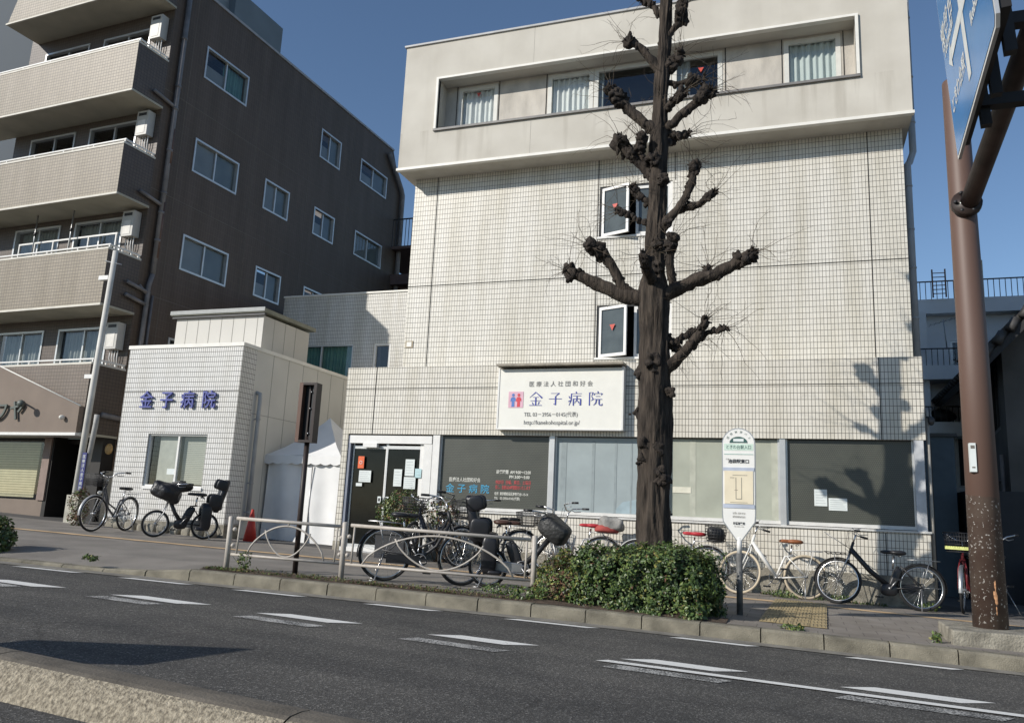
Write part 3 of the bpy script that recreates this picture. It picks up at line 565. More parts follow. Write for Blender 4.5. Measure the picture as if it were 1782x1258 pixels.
# ---------------------------------------------------------------- annex
an=empty('clinic_annex',(-12.5,13.6,-.7),label='low white tiled annex with blue lettering and a plain white side wall',category='building')
F=FR((0,13.59,0),(1,0,0),(0,1,0)); mb=MB()
wall_panel(mb,F,-14.0,-10.95,-.45,3.24,[(-13.17,-11.62,.26,1.37)],.13,TILEA)
FS=FR((-10.95,13.59,0),(0,1,0),(-1,0,0))
wall_panel(mb,FS,0,.47,-.45,3.24,[],.1,TILEA); mb.quad((-14,13.59,-.5),(-14,19,-.5),(-14,19,3.24),(-14,13.59,3.24),TILEA)
mb.box(-14.003,-10.95,13.586,13.592,2.285,2.297,JOINT)
addto(mb,'front_wall',an)
WP=mat('white_wall_panel',(.60,.585,.54),.7,0,.06,1.2)
mb=MB(); wall_panel(mb,FS,.47,5.8,-1.0,3.24,[],.1,WP)
for v in (1.05,1.62,2.2,2.8,3.4,4.0,4.6,5.2): mb.box(v,v+.012,-.004,.002,-1,3.24,mat('panel_joint',(.33,.32,.30),.8),FS)
mb.box(.47,5.8,-.004,.002,1.87,1.882,mat('panel_joint',(.3,.3,.3)),FS)
addto(mb,'side_wall',an)
mb=MB(); mb.box(-14.03,-10.93,13.57,19.39,3.24,3.32,BRIGHT); addto(mb,'coping',an)
mb=MB(); mb.box(-14.02,-10.93,13.57,14.06,-1.1,-.45,WCON); addto(mb,'base_plinth',an)
PW=mat('cream_metal_siding',(.53,.51,.465),.55,0,.05,1)
mb=MB(); mb.box(-13.75,-11.3,14.6,16.4,3.32,4.17,PW)
for i in range(7): xx=-13.45+i*.33; mb.box(xx,xx+.01,14.595,14.6,3.32,4.17,mat('siding_groove',(.33,.32,.28),.8))
for i in range(3): yy=15.0+i*.42; mb.box(-11.3,-11.296,yy,yy+.01,3.32,4.17,mat('siding_groove',(.33,.32,.28)))
addto(mb,'rooftop_room',an)
mb=MB(); mb.box(-13.85,-11.22,14.50,16.55,4.23,4.32,mat('olive_roof_edge',(.22,.22,.17),.6,0,.15)); mb.box(-13.83,-11.24,14.53,14.6,4.17,4.23,DARK); mb.box(-13.86,-11.21,14.48,14.5,4.25,4.34,mat('grey_gutter',(.30,.31,.30),.5)); addto(mb,'roof',an)
CREAMB=mat('cream_blind',(.42,.41,.35),.8,0,.05)
w=window_w(an,F,-13.17,-11.62,.26,1.37,d=.07,fw=.035,fm=WHITE,back=False)
bl=MB()
for i in range(26): z=.33+i*.039; bl.box(-12.35,-11.66,13.78,13.79,z,z+.034,CREAMB)
bl.box(-12.98,-12.42,13.76,13.77,.3,1.33,mat('cream_door_panel',(.40,.39,.34),.7)); bl.box(-13.17,-11.62,13.95,13.97,.2,1.4,mat('dim_room',(.12,.12,.10),.9)); bl.build('blind',w)
mb=MB(); mb.box(-13.15,-11.60,13.56,13.70,.20,.262,WHITE); addto(mb,'window_sill',an)
mb=MB(); mb.box(-12.62,-12.40,13.655,13.66,.52,.64,PAPER); addto(mb,'window_card',an)
mb=MB(); mb.tube([(-10.95,14.18,2.33),(-10.86,14.18,2.31),(-10.85,14.18,2.2),(-10.85,14.18,-.35)],.045,GP,10)
for z in (1.75,.4,-.2): mb.tube([(-10.85,14.18,z),(-10.85,14.18,z+.03)],.056,GP,10); mb.box(-10.95,-10.8,14.17,14.19,z,z+.02,GP)
addto(mb,'downpipe',an)
BL=mat('blue_letter',(.07,.085,.30),.5,0,.1)
ls=empty('lettering_sign',(-12.5,13.55,1.95),label='four blue raised characters spaced out on the annex front wall',category='sign')
for i,ch in enumerate('金子病院'):
    o=text_mesh('character',ch,.40,BL,facadeM(-13.50+i*.555,13.55,1.95),ext=.02,off=.003,sx=.92); rel(o,ls)
# ---------------------------------------------------------------- left apartment building (local frame)
A=R_(-2.9048)
ab=empty('apartment_building',(-15.48,14.62,0),A,label='brown tiled apartment block with tan balconies at the left',category='building'); ab.scale=(1.075,1.075,1.075)
def la(mb,name,parent=None,**t): return mb.build(name,parent or ab,**t)
FSd=FR((0,0,0),(0,1,0),(-1,0,0))      # side wall: u = depth v, inward = -u
FFr=FR((0,.3,0),(1,0,0),(0,1,0))
SIDEW=tile_mat('dark_side_tile',(.100,.070,.051),(.090,.063,.046),(.122,.090,.068),.085,.20,.006,.6,.28)
wins=[]
for z0,z1 in ((10.76,11.66),(8.17,9.08),(5.58,6.50)): wins.append((1.44,3.05,z0,z1))
for z0,z1 in ((10.83,11.80),(8.28,9.17)): wins.append((6.44,7.53,z0,z1))
for z0,z1 in ((8.22,9.12),(5.66,6.52)): wins.append((4.13,5.23,z0,z1))
for z0,z1 in ((10.98,11.80),(8.35,9.21)): wins.append((8.71,10.42,z0,z1))
wins.append((6.3,7.4,5.66,6.55)); wins.append((1.4,2.9,2.95,3.85))
mb=MB()
wall_panel(mb,FSd,.3,10.7,-1.2,13.0,wins,.12,SIDEW)
mb.poly([FSd(10.7,0,-1.2),FSd(11.42,0,-1.2),FSd(11.42,0,11.65),FSd(10.7,0,13.0)],SIDEW)
mb.poly([FSd(11.42,0,11.65),FSd(10.7,0,13.0),FSd(10.7,5.1,13.0),FSd(11.42,5.1,11.65)],SIDEW); mb.poly([FSd(11.42,0,-1.2),FSd(11.42,0,11.65),FSd(11.42,5.1,11.65),FSd(11.42,5.1,-1.2)],SIDEW)
mb.poly([FSd(.3,0,12.95),FSd(10.7,0,12.95),FSd(10.7,5.1,12.95),FSd(.3,5.1,12.95)],GREYC)
for v in (1.0,3.6,6.0,8.2): mb.box(v,v+.012,-.003,.002,-1,12.95,mat('pale_joint',(.155,.135,.115),.8),FSd)
for z in (9.82,7.25,4.7): mb.box(.3,11.42,-.004,.002,z,z+.015,mat('pale_joint',(.13,.115,.10),.8),FSd)
la(mb,'side_wall')
mb=MB(); mb.box(.28,10.72,-.03,.25,12.98,13.05,mat('parapet_cap',(.34,.34,.35),.5),FSd); la(mb,'parapet_cap')
cur=[[(.55,.98,CURTG)],[(.05,.5,CURTGR),(.5,.98,CURTGR)],[(.5,1,CURTGR)]]
for i,w in enumerate(wins):
    w_=window(ab,FSd,*w,d=.05,fw=.05,fm=ALU,proud=.02,curt=([(.52,.98,CURTG)] if i==0 else None))
    fz=MB(); um=(w[0]+w[1])/2; hz=w[2]+(w[3]-w[2])*(1 if i in (1,2,5,8) else .55)
    fz.quad(FSd(w[0]+.04,.09,w[2]+.04),FSd(um,.09,w[2]+.04),FSd(um,.09,hz-.04),FSd(w[0]+.04,.09,hz-.04),mat('frosted_grey',(.17,.175,.165),.6,0,.15,2)); 
    if i: fz.quad(FSd(um,.095,w[2]+.04),FSd(w[1]-.04,.095,w[2]+.04),FSd(w[1]-.04,.095,w[3]-.04),FSd(um,.095,w[3]-.04),mat('frosted_dim',(.11,.125,.12),.6,0,.2,2))
    fz.build('frosted_glass',w_)
# front wall
fw=[]
for zt in (11.60,9.10,6.59,3.89): fw+= [(-4.50,-2.85,zt-1.5,zt),(-2.35,-.72,zt-1.5,zt)]
mb=MB(); wall_panel(mb,FFr,-5.15,0,1.27,13.0,fw,.1,BRN); wall_panel(mb,FFr,-9.5,-5.15,1.27,7.6,[(-8.6,-6.4,5.1,6.59),(-8.6,-6.0,2.39,3.89)],.1,BRN)
mb.poly([FFr(-5.15,0,7.6),FFr(-5.15,6,7.6),FFr(-5.15,6,13),FFr(-5.15,0,13)],BRN); mb.poly([FFr(-5.15,0,7.6),FFr(-9.5,0,7.6),FFr(-9.5,6,7.6),FFr(-5.15,6,7.6)],GREYC)
la(mb,'front_wall')
for i,w in enumerate(fw+[(-8.6,-6.4,5.1,6.59),(-8.6,-6.0,2.39,3.89)]):
    window(ab,FFr,*w,d=.05,fw=.05,fm=ALU,proud=.02,curt=[(.02,.98,CURTGR)] if i>3 else None)
# balconies
MIDB=tile_mat('mid_brown_tile',(.185,.145,.115),(.165,.13,.102),(.085,.068,.054),.085,.078,.006,.5,.12)
RIM=mat('cream_rim',(.60,.57,.50),.6,0,.12,4)
for k,(zt,zb,ul) in enumerate(((10.66,9.28,-6.0),(8.11,6.73,-9.4),(5.57,4.13,-9.4),(2.95,1.27,-9.4))):
    mb=MB(); t=zt-.14
    mb.box(ul,0,-.6,-.48,zb+.05,t,TAN if k<3 else MIDB)
    mb.quad((0.002,-.598,zb+.05),(0.002,.3,zb+.05),(0.002,.3,t),(0.002,-.598,t),BRN); mb.quad((-.12,-.48,zb+.05),(-.12,.3,zb+.05),(-.12,.3,t),(-.12,-.48,t),BRN)
    b=la(mb,'balcony')
    mb=MB(); mb.box(ul,0.03,-.63,.3,zb,zb+.05,BRIGHT if 0 else mat('balcony_soffit',(.42,.39,.31),.8,0,.15,1.5)); mb.box(ul,.035,-.637,-.60,zb-.003,zb+.04,RIM); mb.build('soffit',b)
    mb=MB(); mb.box(ul,.01,-.61,-.46,t,t+.045,RIM); mb.box(-.13,.02,-.46,.3,t,t+.045,RIM)
    mb.box(ul,.0,-.56,-.52,zt-.03,zt,WHITE); mb.box(-.06,-.02,-.52,.3,zt-.03,zt,WHITE)
    x=-.04
    while x>ul: mb.box(x-.015,x+.015,-.555,-.525,t+.05,zt-.03,WHITE); x-=1.0
    for v in (-.2,.05,.25): mb.box(-.055,-.025,v-.015,v+.015,t+.05,zt-.03,WHITE)
    mb.build('railing',b)
# top balcony
mb=MB(); mb.add([(-4.888,-.6,12.03),(0,-.6,12.03),(0,-.6,13.25),(-4.45,-.6,13.25),(-4.888,-.48,12.03),(0,-.48,12.03),(0,-.48,13.25),(-4.45,-.48,13.25)],[(0,1,2,3),(7,6,5,4),(0,3,7,4),(3,2,6,7)],TAN)
mb.quad((.002,-.598,12.03),(.002,.3,12.03),(.002,.3,13.25),(.002,-.598,13.25),BRN); b=la(mb,'balcony')
mb=MB(); mb.box(-4.9,.03,-.63,.3,11.98,12.03,MATS['balcony_soffit']); mb.box(-4.91,.035,-.637,-.6,11.977,12.01,RIM); mb.build('soffit',b)
# water heaters
for z in (11.12,8.55,6.0,3.3):
    mb=MB(); mb.box(-.52,-.16,.08,.29,z,z+.62,mat('heater_casing',(.46,.45,.42),.45,0,.06)); h=la(mb,'water_heater')
    m2=MB(); m2.box(-.47,-.22,.075,.08,z+.5,z+.57,DARK); m2.box(-.46,-.23,.074,.08,z+.05,z+.38,mat('pale_label',(.62,.60,.56),.5)); m2.build('grille',h)
    m3=MB()
    for j in range(4): m3.tube([(-.45+j*.08,.2,z),(-.45+j*.08,.2,z-.2),(-.38+j*.05,.25,z-.45)],.012,WHITE,6)
    m3.build('pipes',h)
mb=MB(); mb.box(-3.9,-.55,.02,.05,6.05,6.09,WHITE)
for u in (-3.9,-3.35,-2.7,-2.15,-1.5,-.6): mb.box(u,u+.035,.02,.05,5.5,6.05,WHITE)
la(mb,'laundry_rail')
for u in (-3.2,-1.95): mb=MB(); mb.tube([(u,-.1,5.5),(u,-.1,6.75)],.018,STEEL,6); mb.tube([(u,-.1,6.2),(u,-.1,6.28)],.035,DARK,6); la(mb,'laundry_pole')
# drain pipe on side wall
RP=mat('rusty_brown_pipe',(.13,.075,.055),.6,0,.35,5); GPP=mat('grey_downpipe',(.20,.185,.18),.5,0,.25,4)
mb=MB()
mb.tube([FSd(.62,-.08,12.7),FSd(.62,-.08,5.2)],.06,GPP,10); mb.tube([FSd(.64,-.08,8.9),FSd(.64,-.08,8.0)],.064,RP,10); mb.tube([FSd(.64,-.08,7.0),FSd(.64,-.08,5.6)],.064,RP,10)
mb.tube([FSd(.62,-.08,5.2),FSd(.55,-.08,4.9),FSd(.55,-.08,-.8)],.055,GPP,10)
for z in (12.6,11.3,10.0,9.4,8.3,7.2,6.7,6.0): mb.tube([FSd(.62,-.08,z),FSd(.62,-.08,z+.06)],.075,GPP,10)
for z in (9.5,6.95,4.75,4.45): mb.tube([FSd(-.05,-.07,z+.08),FSd(.6,-.08,z-.03)],.045,GPP,8)
mb.tube([FSd(.3,-.07,4.85),FSd(.62,-.07,4.62)],.03,GPP,8); mb.tube([FSd(.72,-.06,4.7),FSd(.72,-.06,-.8)],.03,GPP,8)
mb.tube([FSd(-.2,-.05,1.75),FSd(.6,-.05,1.70)],.06,GPP,8)
la(mb,'downpipe')
mb=MB(); mb.tube([FSd(10.3,-.1,12.7),FSd(11.3,-.1,11.7),FSd(11.42,-.1,11.5),FSd(11.42,-.1,3)],.085,GPP,10); la(mb,'downpipe')
# roof structures
BG=mat('blue_grey_render',(.155,.19,.215),.8,0,.08,1.5)
mb=MB(); mb.box(-4,-.3,.6,2.28,13,17,mat('pale_blue_render',(.24,.28,.30),.8,0,.08)); mb.box(-4,-.06,2.28,4.25,13.12,13.93,BG); mb.box(-4,-.06,2.28,2.78,13.93,17,BG)
mb.box(-.9,-.29,1.30,1.72,13.05,14.3,DARK); mb.box(-3.6,-.25,2.9,3.3,12.95,13.12,GREYC); mb.box(-3.6,-.25,3.7,4.1,12.95,13.12,GREYC); la(mb,'roof_tank_room')
# ground floor shop
SH=mat('shop_brown',(.19,.15,.12),.75,0,.08,2); SHD=mat('shop_dark_pillar',(.02,.017,.015),.5)
mb=MB(); mb.add([(-5.3,-.72,1.30),(-.02,-.72,1.30),(-.02,-.72,1.87),(-2.76,-.72,2.80),(-5.3,-.72,1.93),(-5.3,-.6,1.30),(-.02,-.6,1.30),(-.02,-.6,1.87),(-2.76,-.6,2.80),(-5.3,-.6,1.93)],[(0,1,2,3,4),(1,6,7,2),(2,7,8,3),(3,8,9,4),(0,5,6,1)],SH)
g=la(mb,'gable_fascia')
mb=MB(); mb.tube([(-.01,-.70,1.875),(-2.76,-.70,2.81),(-5.3,-.70,1.94)],.018,BRIGHT,6); mb.box(-9.4,.02,-.76,-.3,1.24,1.30,WHITE); mb.build('fascia_trim',g)
for i,ch in enumerate('フヤ'):
    o=text_mesh('character',ch,.48,mat('grey_green_letter',(.10,.115,.10),.5),Matrix.Translation((-2.62+i*.50,-.77,1.58+i*.02))@Matrix.Rotation(R_(90),4,'X'),ext=.02,off=.004); o.parent=g
mb=MB(); mb.tube([(-1.75,-.72,1.95),(-1.7,-.85,1.98),(-1.55,-.95,1.96)],.02,DARK,6); mb.blob((-1.50,-.98,1.90),(.09,.07,.08),MATS['grey_green_letter']); mb.blob((-1.8,-.76,1.95),(.07,.05,.07),DARK); mb.build('spotlight',g)
mb=MB(); mb.blob((-.42,-.78,1.62),(.05,.07,.05),BRIGHT); mb.build('small_lamp',g)
mb=MB(); mb.box(-9,-2.55,0,.2,-1.0,-.15,SH); mb.box(-2.55,-1.62,-.02,.15,-1,-.15,SH); mb.box(-1.78,-1.55,-.06,.06,-.15,1.27,mat('pinkish_post',(.23,.17,.145),.6)); mb.box(-1.62,-1.5,-.02,.9,-1,1.27,SHD)
mb.box(-1.5,0,.88,.9,-1,1.27,SHD); mb.box(-9,0,.32,.88,1.15,1.27,SHD); mb.box(-.35,-.02,.0,.9,-1,1.27,SHD); la(mb,'shop_front')
mb=MB(); mb.quad((-9,.1,-.15),(-1.78,.1,-.15),(-1.78,.1,1.2),(-9,.1,1.2),GLASS); la(mb,'shop_window')
mb=MB()
for i in range(22): z=-.1+i*.058; mb.box(-9,-2.35,.3,.32,z,z+.05,mat('cream_shutter_slat',(.50,.44,.28),.7,0,.08))
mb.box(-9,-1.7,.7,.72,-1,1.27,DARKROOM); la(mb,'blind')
mb=MB(); mb.box(-1.1,-1.04,.80,.87,-1,1.2,mat('grey_door_frame',(.16,.17,.17),.5)); mb.box(-.6,-.55,.80,.87,-1,1.2,MATS['grey_door_frame']); mb.quad((-1.04,.85,-1),(-.6,.85,-1),(-.6,.85,1.2),(-1.04,.85,1.2),GD); la(mb,'entrance_door')
# low wall, round lamp, greenery beside
mb=MB(); mb.box(.02,.30,.1,.32,-1,.55,mat('mossy_block',(.05,.048,.04),.9,0,.3)); la(mb,'low_wall')
mb=MB(); mb.blob((.18,.0,1.02),(.11,.05,.12),mat('amber_lamp',(.42,.26,.10),.5,0,.4,20)); mb.tube([(.18,.02,1.02),(.18,.3,1.02)],.015,DARK,6); la(mb,'round_lamp')
# far-left grey block
fb=MB(); fb.box(-60,-34.2,26,30,-1,34,mat('slate_grey_render',(.072,.088,.105),.8,0,.06,.3)); 
for z in (8,14,20,26): fb.box(-60,-34.15,25.98,30,z,z+.06,mat('slate_joint',(.08,.10,.12),.8))
fb.build('tower_block',label='plain slate grey tower block rising behind the brown apartments',category='building')
# small block seen in the gap
rb=empty('rear_house',(-15,27,-1),label='brown house with a roof terrace railing in the gap left of the hospital tower',category='building')
mb=MB(); mb.box(-18,-13.2,27,32,-1.2,8.6,mat('rear_brown',(.12,.08,.07),.8)); mb.box(-18,-13.2,26.6,27,8.6,9.0,mat('rear_brown',(.1,.1,.1))); mb.box(-16,-13.2,26.5,32,10.0,10.12,mat('rear_brown',(.1,.1,.1))); addto(mb,'wall',rb)
mb=MB(); mb.box(-16,-13.2,26.5,26.53,11.2,11.25,DARK)
for i in range(20): mb.box(-16+i*.14,-15.98+i*.14,26.5,26.52,10.12,11.2,DARK)
addto(mb,'railing',rb)
# ---------------------------------------------------------------- right: white apartments, dark house
wa=empty('white_apartments',(6,22,-1),label='white apartment block with railed balconies beyond the alley at the right',category='building')
WR=mat('white_render',(.86,.86,.85),.8,0,.08,1); WR2=mat('alley_render',(.75,.75,.74),.85,0,.1,1)
F=FR((0,22.75,0),(1,0,0),(0,1,0)); mb=MB()
wo=[(3.75,4.55,3.55,4.95),(3.75,4.55,1.2,2.9),(6.0,7.2,3.55,4.95)]
wall_panel(mb,F,1.9,12,-1.2,5.75,wo,.1,WR)
mb.box(1.9,12,22.45,22.74,5.62,6.0,WR); mb.box(2.2,12,22,22.12,3.82,4.17,WR); mb.box(2.2,12,22.12,22.74,3.82,3.9,WR2); mb.box(2.2,12,22,22.12,2.41,2.75,WR); mb.box(2.2,12,22.12,22.74,2.41,2.5,WR2); mb.box(2.95,3.15,22.2,22.74,-1.2,5.62,WR)
mb.box(3.0,5.0,25,27,5.7,6.45,mat('rooftop_cream',(.60,.56,.48),.8)); mb.quad((1.9,22.74,5.74),(12,22.74,5.74),(12,30,5.74),(1.9,30,5.74),WR2)
addto(mb,'wall',wa)
for w in wo: window_w(wa,F,*w,d=.05,fw=.05,fm=ALU,curt=None)
mb=MB()
for z0,z1,x0,x1,st in ((6.0,6.5,2.3,12,.13),(4.17,4.62,2.3,12,.13),(2.75,3.15,2.3,12,.13)):
    y=22.06 if z0<6 else 22.5; mb.box(x0,x1,y-.015,y+.015,z1-.03,z1,DARK); x=x0
    while x<x1: mb.box(x-.008,x+.008,y-.008,y+.008,z0,z1-.03,DARK); x+=st
addto(mb,'railing',wa)
mb=MB(); mb.box(4.1,4.55,22.5,22.9,6.0,7.0,mat('cream_cabinet',(.60,.52,.36),.6)); mb.box(4.2,4.5,22.3,22.5,6.0,6.6,WHITE); addto(mb,'rooftop_cabinet',wa)
mb=MB()
for xx in (3.35,3.65): mb.tube([(xx,22.3,6.0),(xx,22.3,6.75)],.02,mat('rust_ladder',(.22,.12,.08),.7),6)
for i in range(6): mb.tube([(3.35,22.3,6.1+i*.11),(3.65,22.3,6.1+i*.11)],.012,MATS['rust_ladder'],5)
addto(mb,'roof_ladder',wa)
ant=MB(); ant.tube([(3.55,22.0,4.6),(3.5,22.0,5.35)],.012,STEEL,5); ant.tube([(3.2,22,5.2),(3.9,22.1,5.42)],.008,STEEL,5)
for i in range(7): t=i/6; ant.tube([(3.2+.7*t,21.85,5.2+.22*t),(3.2+.7*t,22.2,5.2+.22*t)],.005,STEEL,4)
ant.build('tv_antenna',label='thin television antenna on the white apartment balcony',category='antenna')
mb=MB(); mb.blob((3.45,22.5,2.95),(.32,.2,.18),DARK,1,.2); mb.build('covered_bundle',label='dark rounded bundle on the lower balcony of the white apartments',category='bundle')
# alley closet/doors, dark
al=empty('alley_shed',(2.9,19,-1.2),label='dark blue grey shed at the back of the alley beside the hospital',category='shed')
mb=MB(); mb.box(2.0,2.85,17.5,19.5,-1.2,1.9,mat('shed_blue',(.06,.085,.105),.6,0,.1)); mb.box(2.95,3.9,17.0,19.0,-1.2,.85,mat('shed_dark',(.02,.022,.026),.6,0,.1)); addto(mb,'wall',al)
mb=MB(); mb.box(2.42,2.45,17.49,17.5,-1.1,1.8,DARK); mb.box(1.98,2.9,17.45,17.52,1.9,1.96,DARK); addto(mb,'door',al)
dh=empty('old_house',(3.6,15,-1.2),label='dark old house with a tiled eave at the right edge behind the brown pole',category='house')
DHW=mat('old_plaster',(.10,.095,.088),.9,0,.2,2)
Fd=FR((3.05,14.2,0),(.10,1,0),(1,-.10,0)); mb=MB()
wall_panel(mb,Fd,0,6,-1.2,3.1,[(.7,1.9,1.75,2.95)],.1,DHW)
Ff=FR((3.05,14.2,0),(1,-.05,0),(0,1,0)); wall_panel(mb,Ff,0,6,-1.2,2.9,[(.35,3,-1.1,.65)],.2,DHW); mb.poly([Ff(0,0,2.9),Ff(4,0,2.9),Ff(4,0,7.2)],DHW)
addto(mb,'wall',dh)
mb=MB(); d=Vector((1,0,1.08)).normalized(); nn=Vector((-1.08,0,1)).normalized()
mb.obox(Vector((2.72,16.6,2.62))+d*3,d*3.0,(0,3.0,0),nn*.05,mat('roof_dark',(.03,.03,.03),.7))
for i in range(26): mb.tube([Vector((2.70,13.66+i*.235,2.66))+nn*.07,Vector((2.70,13.66+i*.235,2.66))+nn*.07+d*6],.06,mat('roof_tile',(.05,.048,.046),.6,0,.4,8),6)
for i in range(22): mb.tube([Vector((2.72,13.55,2.66))+d*(i*.27)+nn*.06,Vector((2.72,13.62,2.66))+d*(i*.27+.2)+nn*.10],.07,MATS['roof_tile'],6)
addto(mb,'roof',dh)
window_w(dh,Fd,.7,1.9,1.75,2.95,d=.03,fw=.06,fm=DARK,curt=[(.3,1,CURTGR)])
mb=MB(); mb.obox(Fd(1.3,-.2,3.1),(0,.75,0),(.22,0,-.06),(0,0,.02),DARK); 
for j in range(8): mb.tube([Fd(.75+j*.16,-.12,1.75),Fd(.75+j*.16,-.12,2.9)],.012,DARK,5)
addto(mb,'window_hood',dh)
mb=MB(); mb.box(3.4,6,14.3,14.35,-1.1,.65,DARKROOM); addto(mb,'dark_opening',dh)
mb=MB(); mb.tube([Fd(.3,-.06,1.3),Fd(.3,-.06,-1)],.03,GPP,6); mb.tube([Fd(.3,-.06,.9),Fd(2.5,-.06,.95)],.02,GPP,6); addto(mb,'pipes',dh)
dh.scale=(1.232,1.232,1.232); dh.location=(4.435,18.48,-1.48)
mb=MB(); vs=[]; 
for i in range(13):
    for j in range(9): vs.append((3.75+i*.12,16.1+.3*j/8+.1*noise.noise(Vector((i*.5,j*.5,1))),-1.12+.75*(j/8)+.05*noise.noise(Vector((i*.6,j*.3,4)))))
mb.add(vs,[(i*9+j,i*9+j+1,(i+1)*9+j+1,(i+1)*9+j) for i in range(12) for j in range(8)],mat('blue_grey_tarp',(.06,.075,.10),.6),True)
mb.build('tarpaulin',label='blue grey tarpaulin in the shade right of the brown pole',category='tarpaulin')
# ---------------------------------------------------------------- tent between annex and hospital
CLOTH=mat('white_tent_cloth',(.70,.70,.69),.75,0,.05,3)
def tent():
    t=empty('canopy_tent',(-9.9,15.5,-.85),label='white canopy tent with scalloped edge between annex and entrance',category='tent')
    x0,x1,y0,y1=-10.90,-9.08,14.75,17.0
    mb=MB(); zt=1.0
    def wallm(xa,xb,ya,yb,n,zlo,zhi,amp):
        vs=[]
        for i in range(n+1):
            s=i/n; x=xa+(xb-xa)*s; y=ya+(yb-ya)*s
            for j in range(6):
                zz=zlo+(zhi-zlo)*j/5; d=amp*noise.noise(Vector((x*2.2,y*2.2,zz*.8)))+amp*.5*math.sin(s*17+zz)
                vs.append((x+(d if abs(yb-ya)>.1 else 0),y+(d if abs(xb-xa)>.1 else 0),zz))
        return vs,[(i*6+j,(i+1)*6+j,(i+1)*6+j+1,i*6+j+1) for i in range(n) for j in range(5)]
    mb.add(*wallm(x0,x1,y0,y0,40,-.86,zt,.05),CLOTH,True); mb.add(*wallm(x1+.0,x1,y0,y1,30,-.86,zt,.03),CLOTH,True); mb.add(*wallm(x0,x0,y0,y1,30,-.86,zt,.04),CLOTH,True)
    addto(mb,'side_wall',t)
    mb=MB(); ap=Vector(((x0+x1)/2-.1,(y0+y1)/2-.1,2.0)); cs=[(x0-.06,y0-.06),(x1+.03,y0-.06),(x1+.03,y1),(x0-.06,y1)]
    for i in range(4):
        a=Vector((*cs[i],zt+.05)); b=Vector((*cs[(i+1)%4],zt+.05)); K=10; vs=[]
        for r in range(K+1):
            q=r/K; sag=-.10*math.sin(math.pi*q)
            for c in range(K+1):
                s=c/K; p=(a.lerp(b,s)).lerp(ap,q); p.z+=sag+.012*noise.noise(p*5); vs.append(p)
        mb.add(vs,[(r*(K+1)+c,r*(K+1)+c+1,(r+1)*(K+1)+c+1,(r+1)*(K+1)+c) for r in range(K) for c in range(K)],CLOTH,True)
    addto(mb,'roof',t)
    mb=MB()
    for i in range(4):
        a=Vector((*cs[i],0)); b=Vector((*cs[(i+1)%4],0)); K=48; vs=[]
        for k in range(K+1):
            p=a.lerp(b,k/K); drop=.16+.035*abs(math.sin(k/K*math.pi*8)); 
            vs+= [(p.x,p.y,zt+.05),(p.x,p.y-.01,zt+.05-drop)]
        mb.add(vs,[(2*k,2*k+1,2*k+3,2*k+2) for k in range(K)],CLOTH,True)
    addto(mb,'valance',t)
    mb=MB()
    for (x,y) in ((x0+.02,y0+.05),(x1-.05,y0+.05),(x0,y1),(x1-.05,y1)): mb=MB(); mb.tube([(x,y,-.86),(x,y,zt)],.02,WHITE,8); addto(mb,'pole',t)
    mb=MB()
    mb.tube([(-9.75,y0-.03,-.85),(-9.74,y0-.04,.85)],.012,STEEL,5)
    addto(mb,'pole',t)
    mb=MB(); mb.poly([(-10.05,y0-.12,-.84),(-9.73,y0-.12,-.84),(-9.75,y0-.06,-.1),(-9.82,y0-.07,-.35)],CLOTH); addto(mb,'flap',t)
tent()
def cone():
    c=empty('traffic_cone',(-10.22,13.5,gz(-10.2)-.04),label='red traffic cone standing beside the white tent',category='traffic cone')
    RC=mat('cone_red',(.42,.03,.02),.5,0,.15)
    mb=MB(); mb.tube([(0,0,.03),(0,0,.35),(0,0,.62),(0,0,.66)],[.135,.08,.03,.025],RC,20); mb.build('body',c)
    mb=MB(); mb.box(-.18,.18,-.18,.18,0,.03,RC); mb.build('base',c)
cone()
# ---------------------------------------------------------------- thin white pole at the left
tp=empty('thin_pole',(-15.01,13.60,-.62),label='thin white painted pole with a short cross arm in front of the apartments',category='pole')
mb=MB(); mb.tube([(0,0,0),(.06,0,3),(.15,0,6.22)],[.075,.068,.06],mat('pole_white',(.60,.58,.53),.6,0,.15,3),12); mb.build('shaft',tp)
mb=MB(); mb.box(-.2,.08,-.04,.04,3.22,3.31,WHITE); mb.build('cross_arm',tp); mb=MB(); mb.box(-.2,.08,-.05,.05,5.53,5.63,WHITE); mb.tube([(-.12,0,6.0),(.38,0,5.88)],.015,STEEL,6); mb.build('cross_arm',tp)
mb=MB(); mb.tube([(.16,.02,.7),(.28,.02,2.2),(.28,.02,2.4)],.055,mat('pole_grey',(.36,.35,.33),.6,0,.15),10); mb.box(-.1,.25,-.12,.15,0,.62,mat('pole_base_concrete',(.42,.40,.34),.9,0,.25,6)); mb.build('guard_sleeve',tp)
PBL=mat('navy_plate',(.03,.035,.16),.5)
mb=MB(); mb.box(.13,.25,-.075,-.055,.7,1.55,PBL); pl=mb.build('name_plate',tp)
for i,ch in enumerate('医療法人金子病院'):
    o=text_mesh('lettering',ch,.085,PAPER,Matrix.Translation((.147,-.078,1.43-i*.098))@Matrix.Rotation(R_(90),4,'X')); o.parent=pl
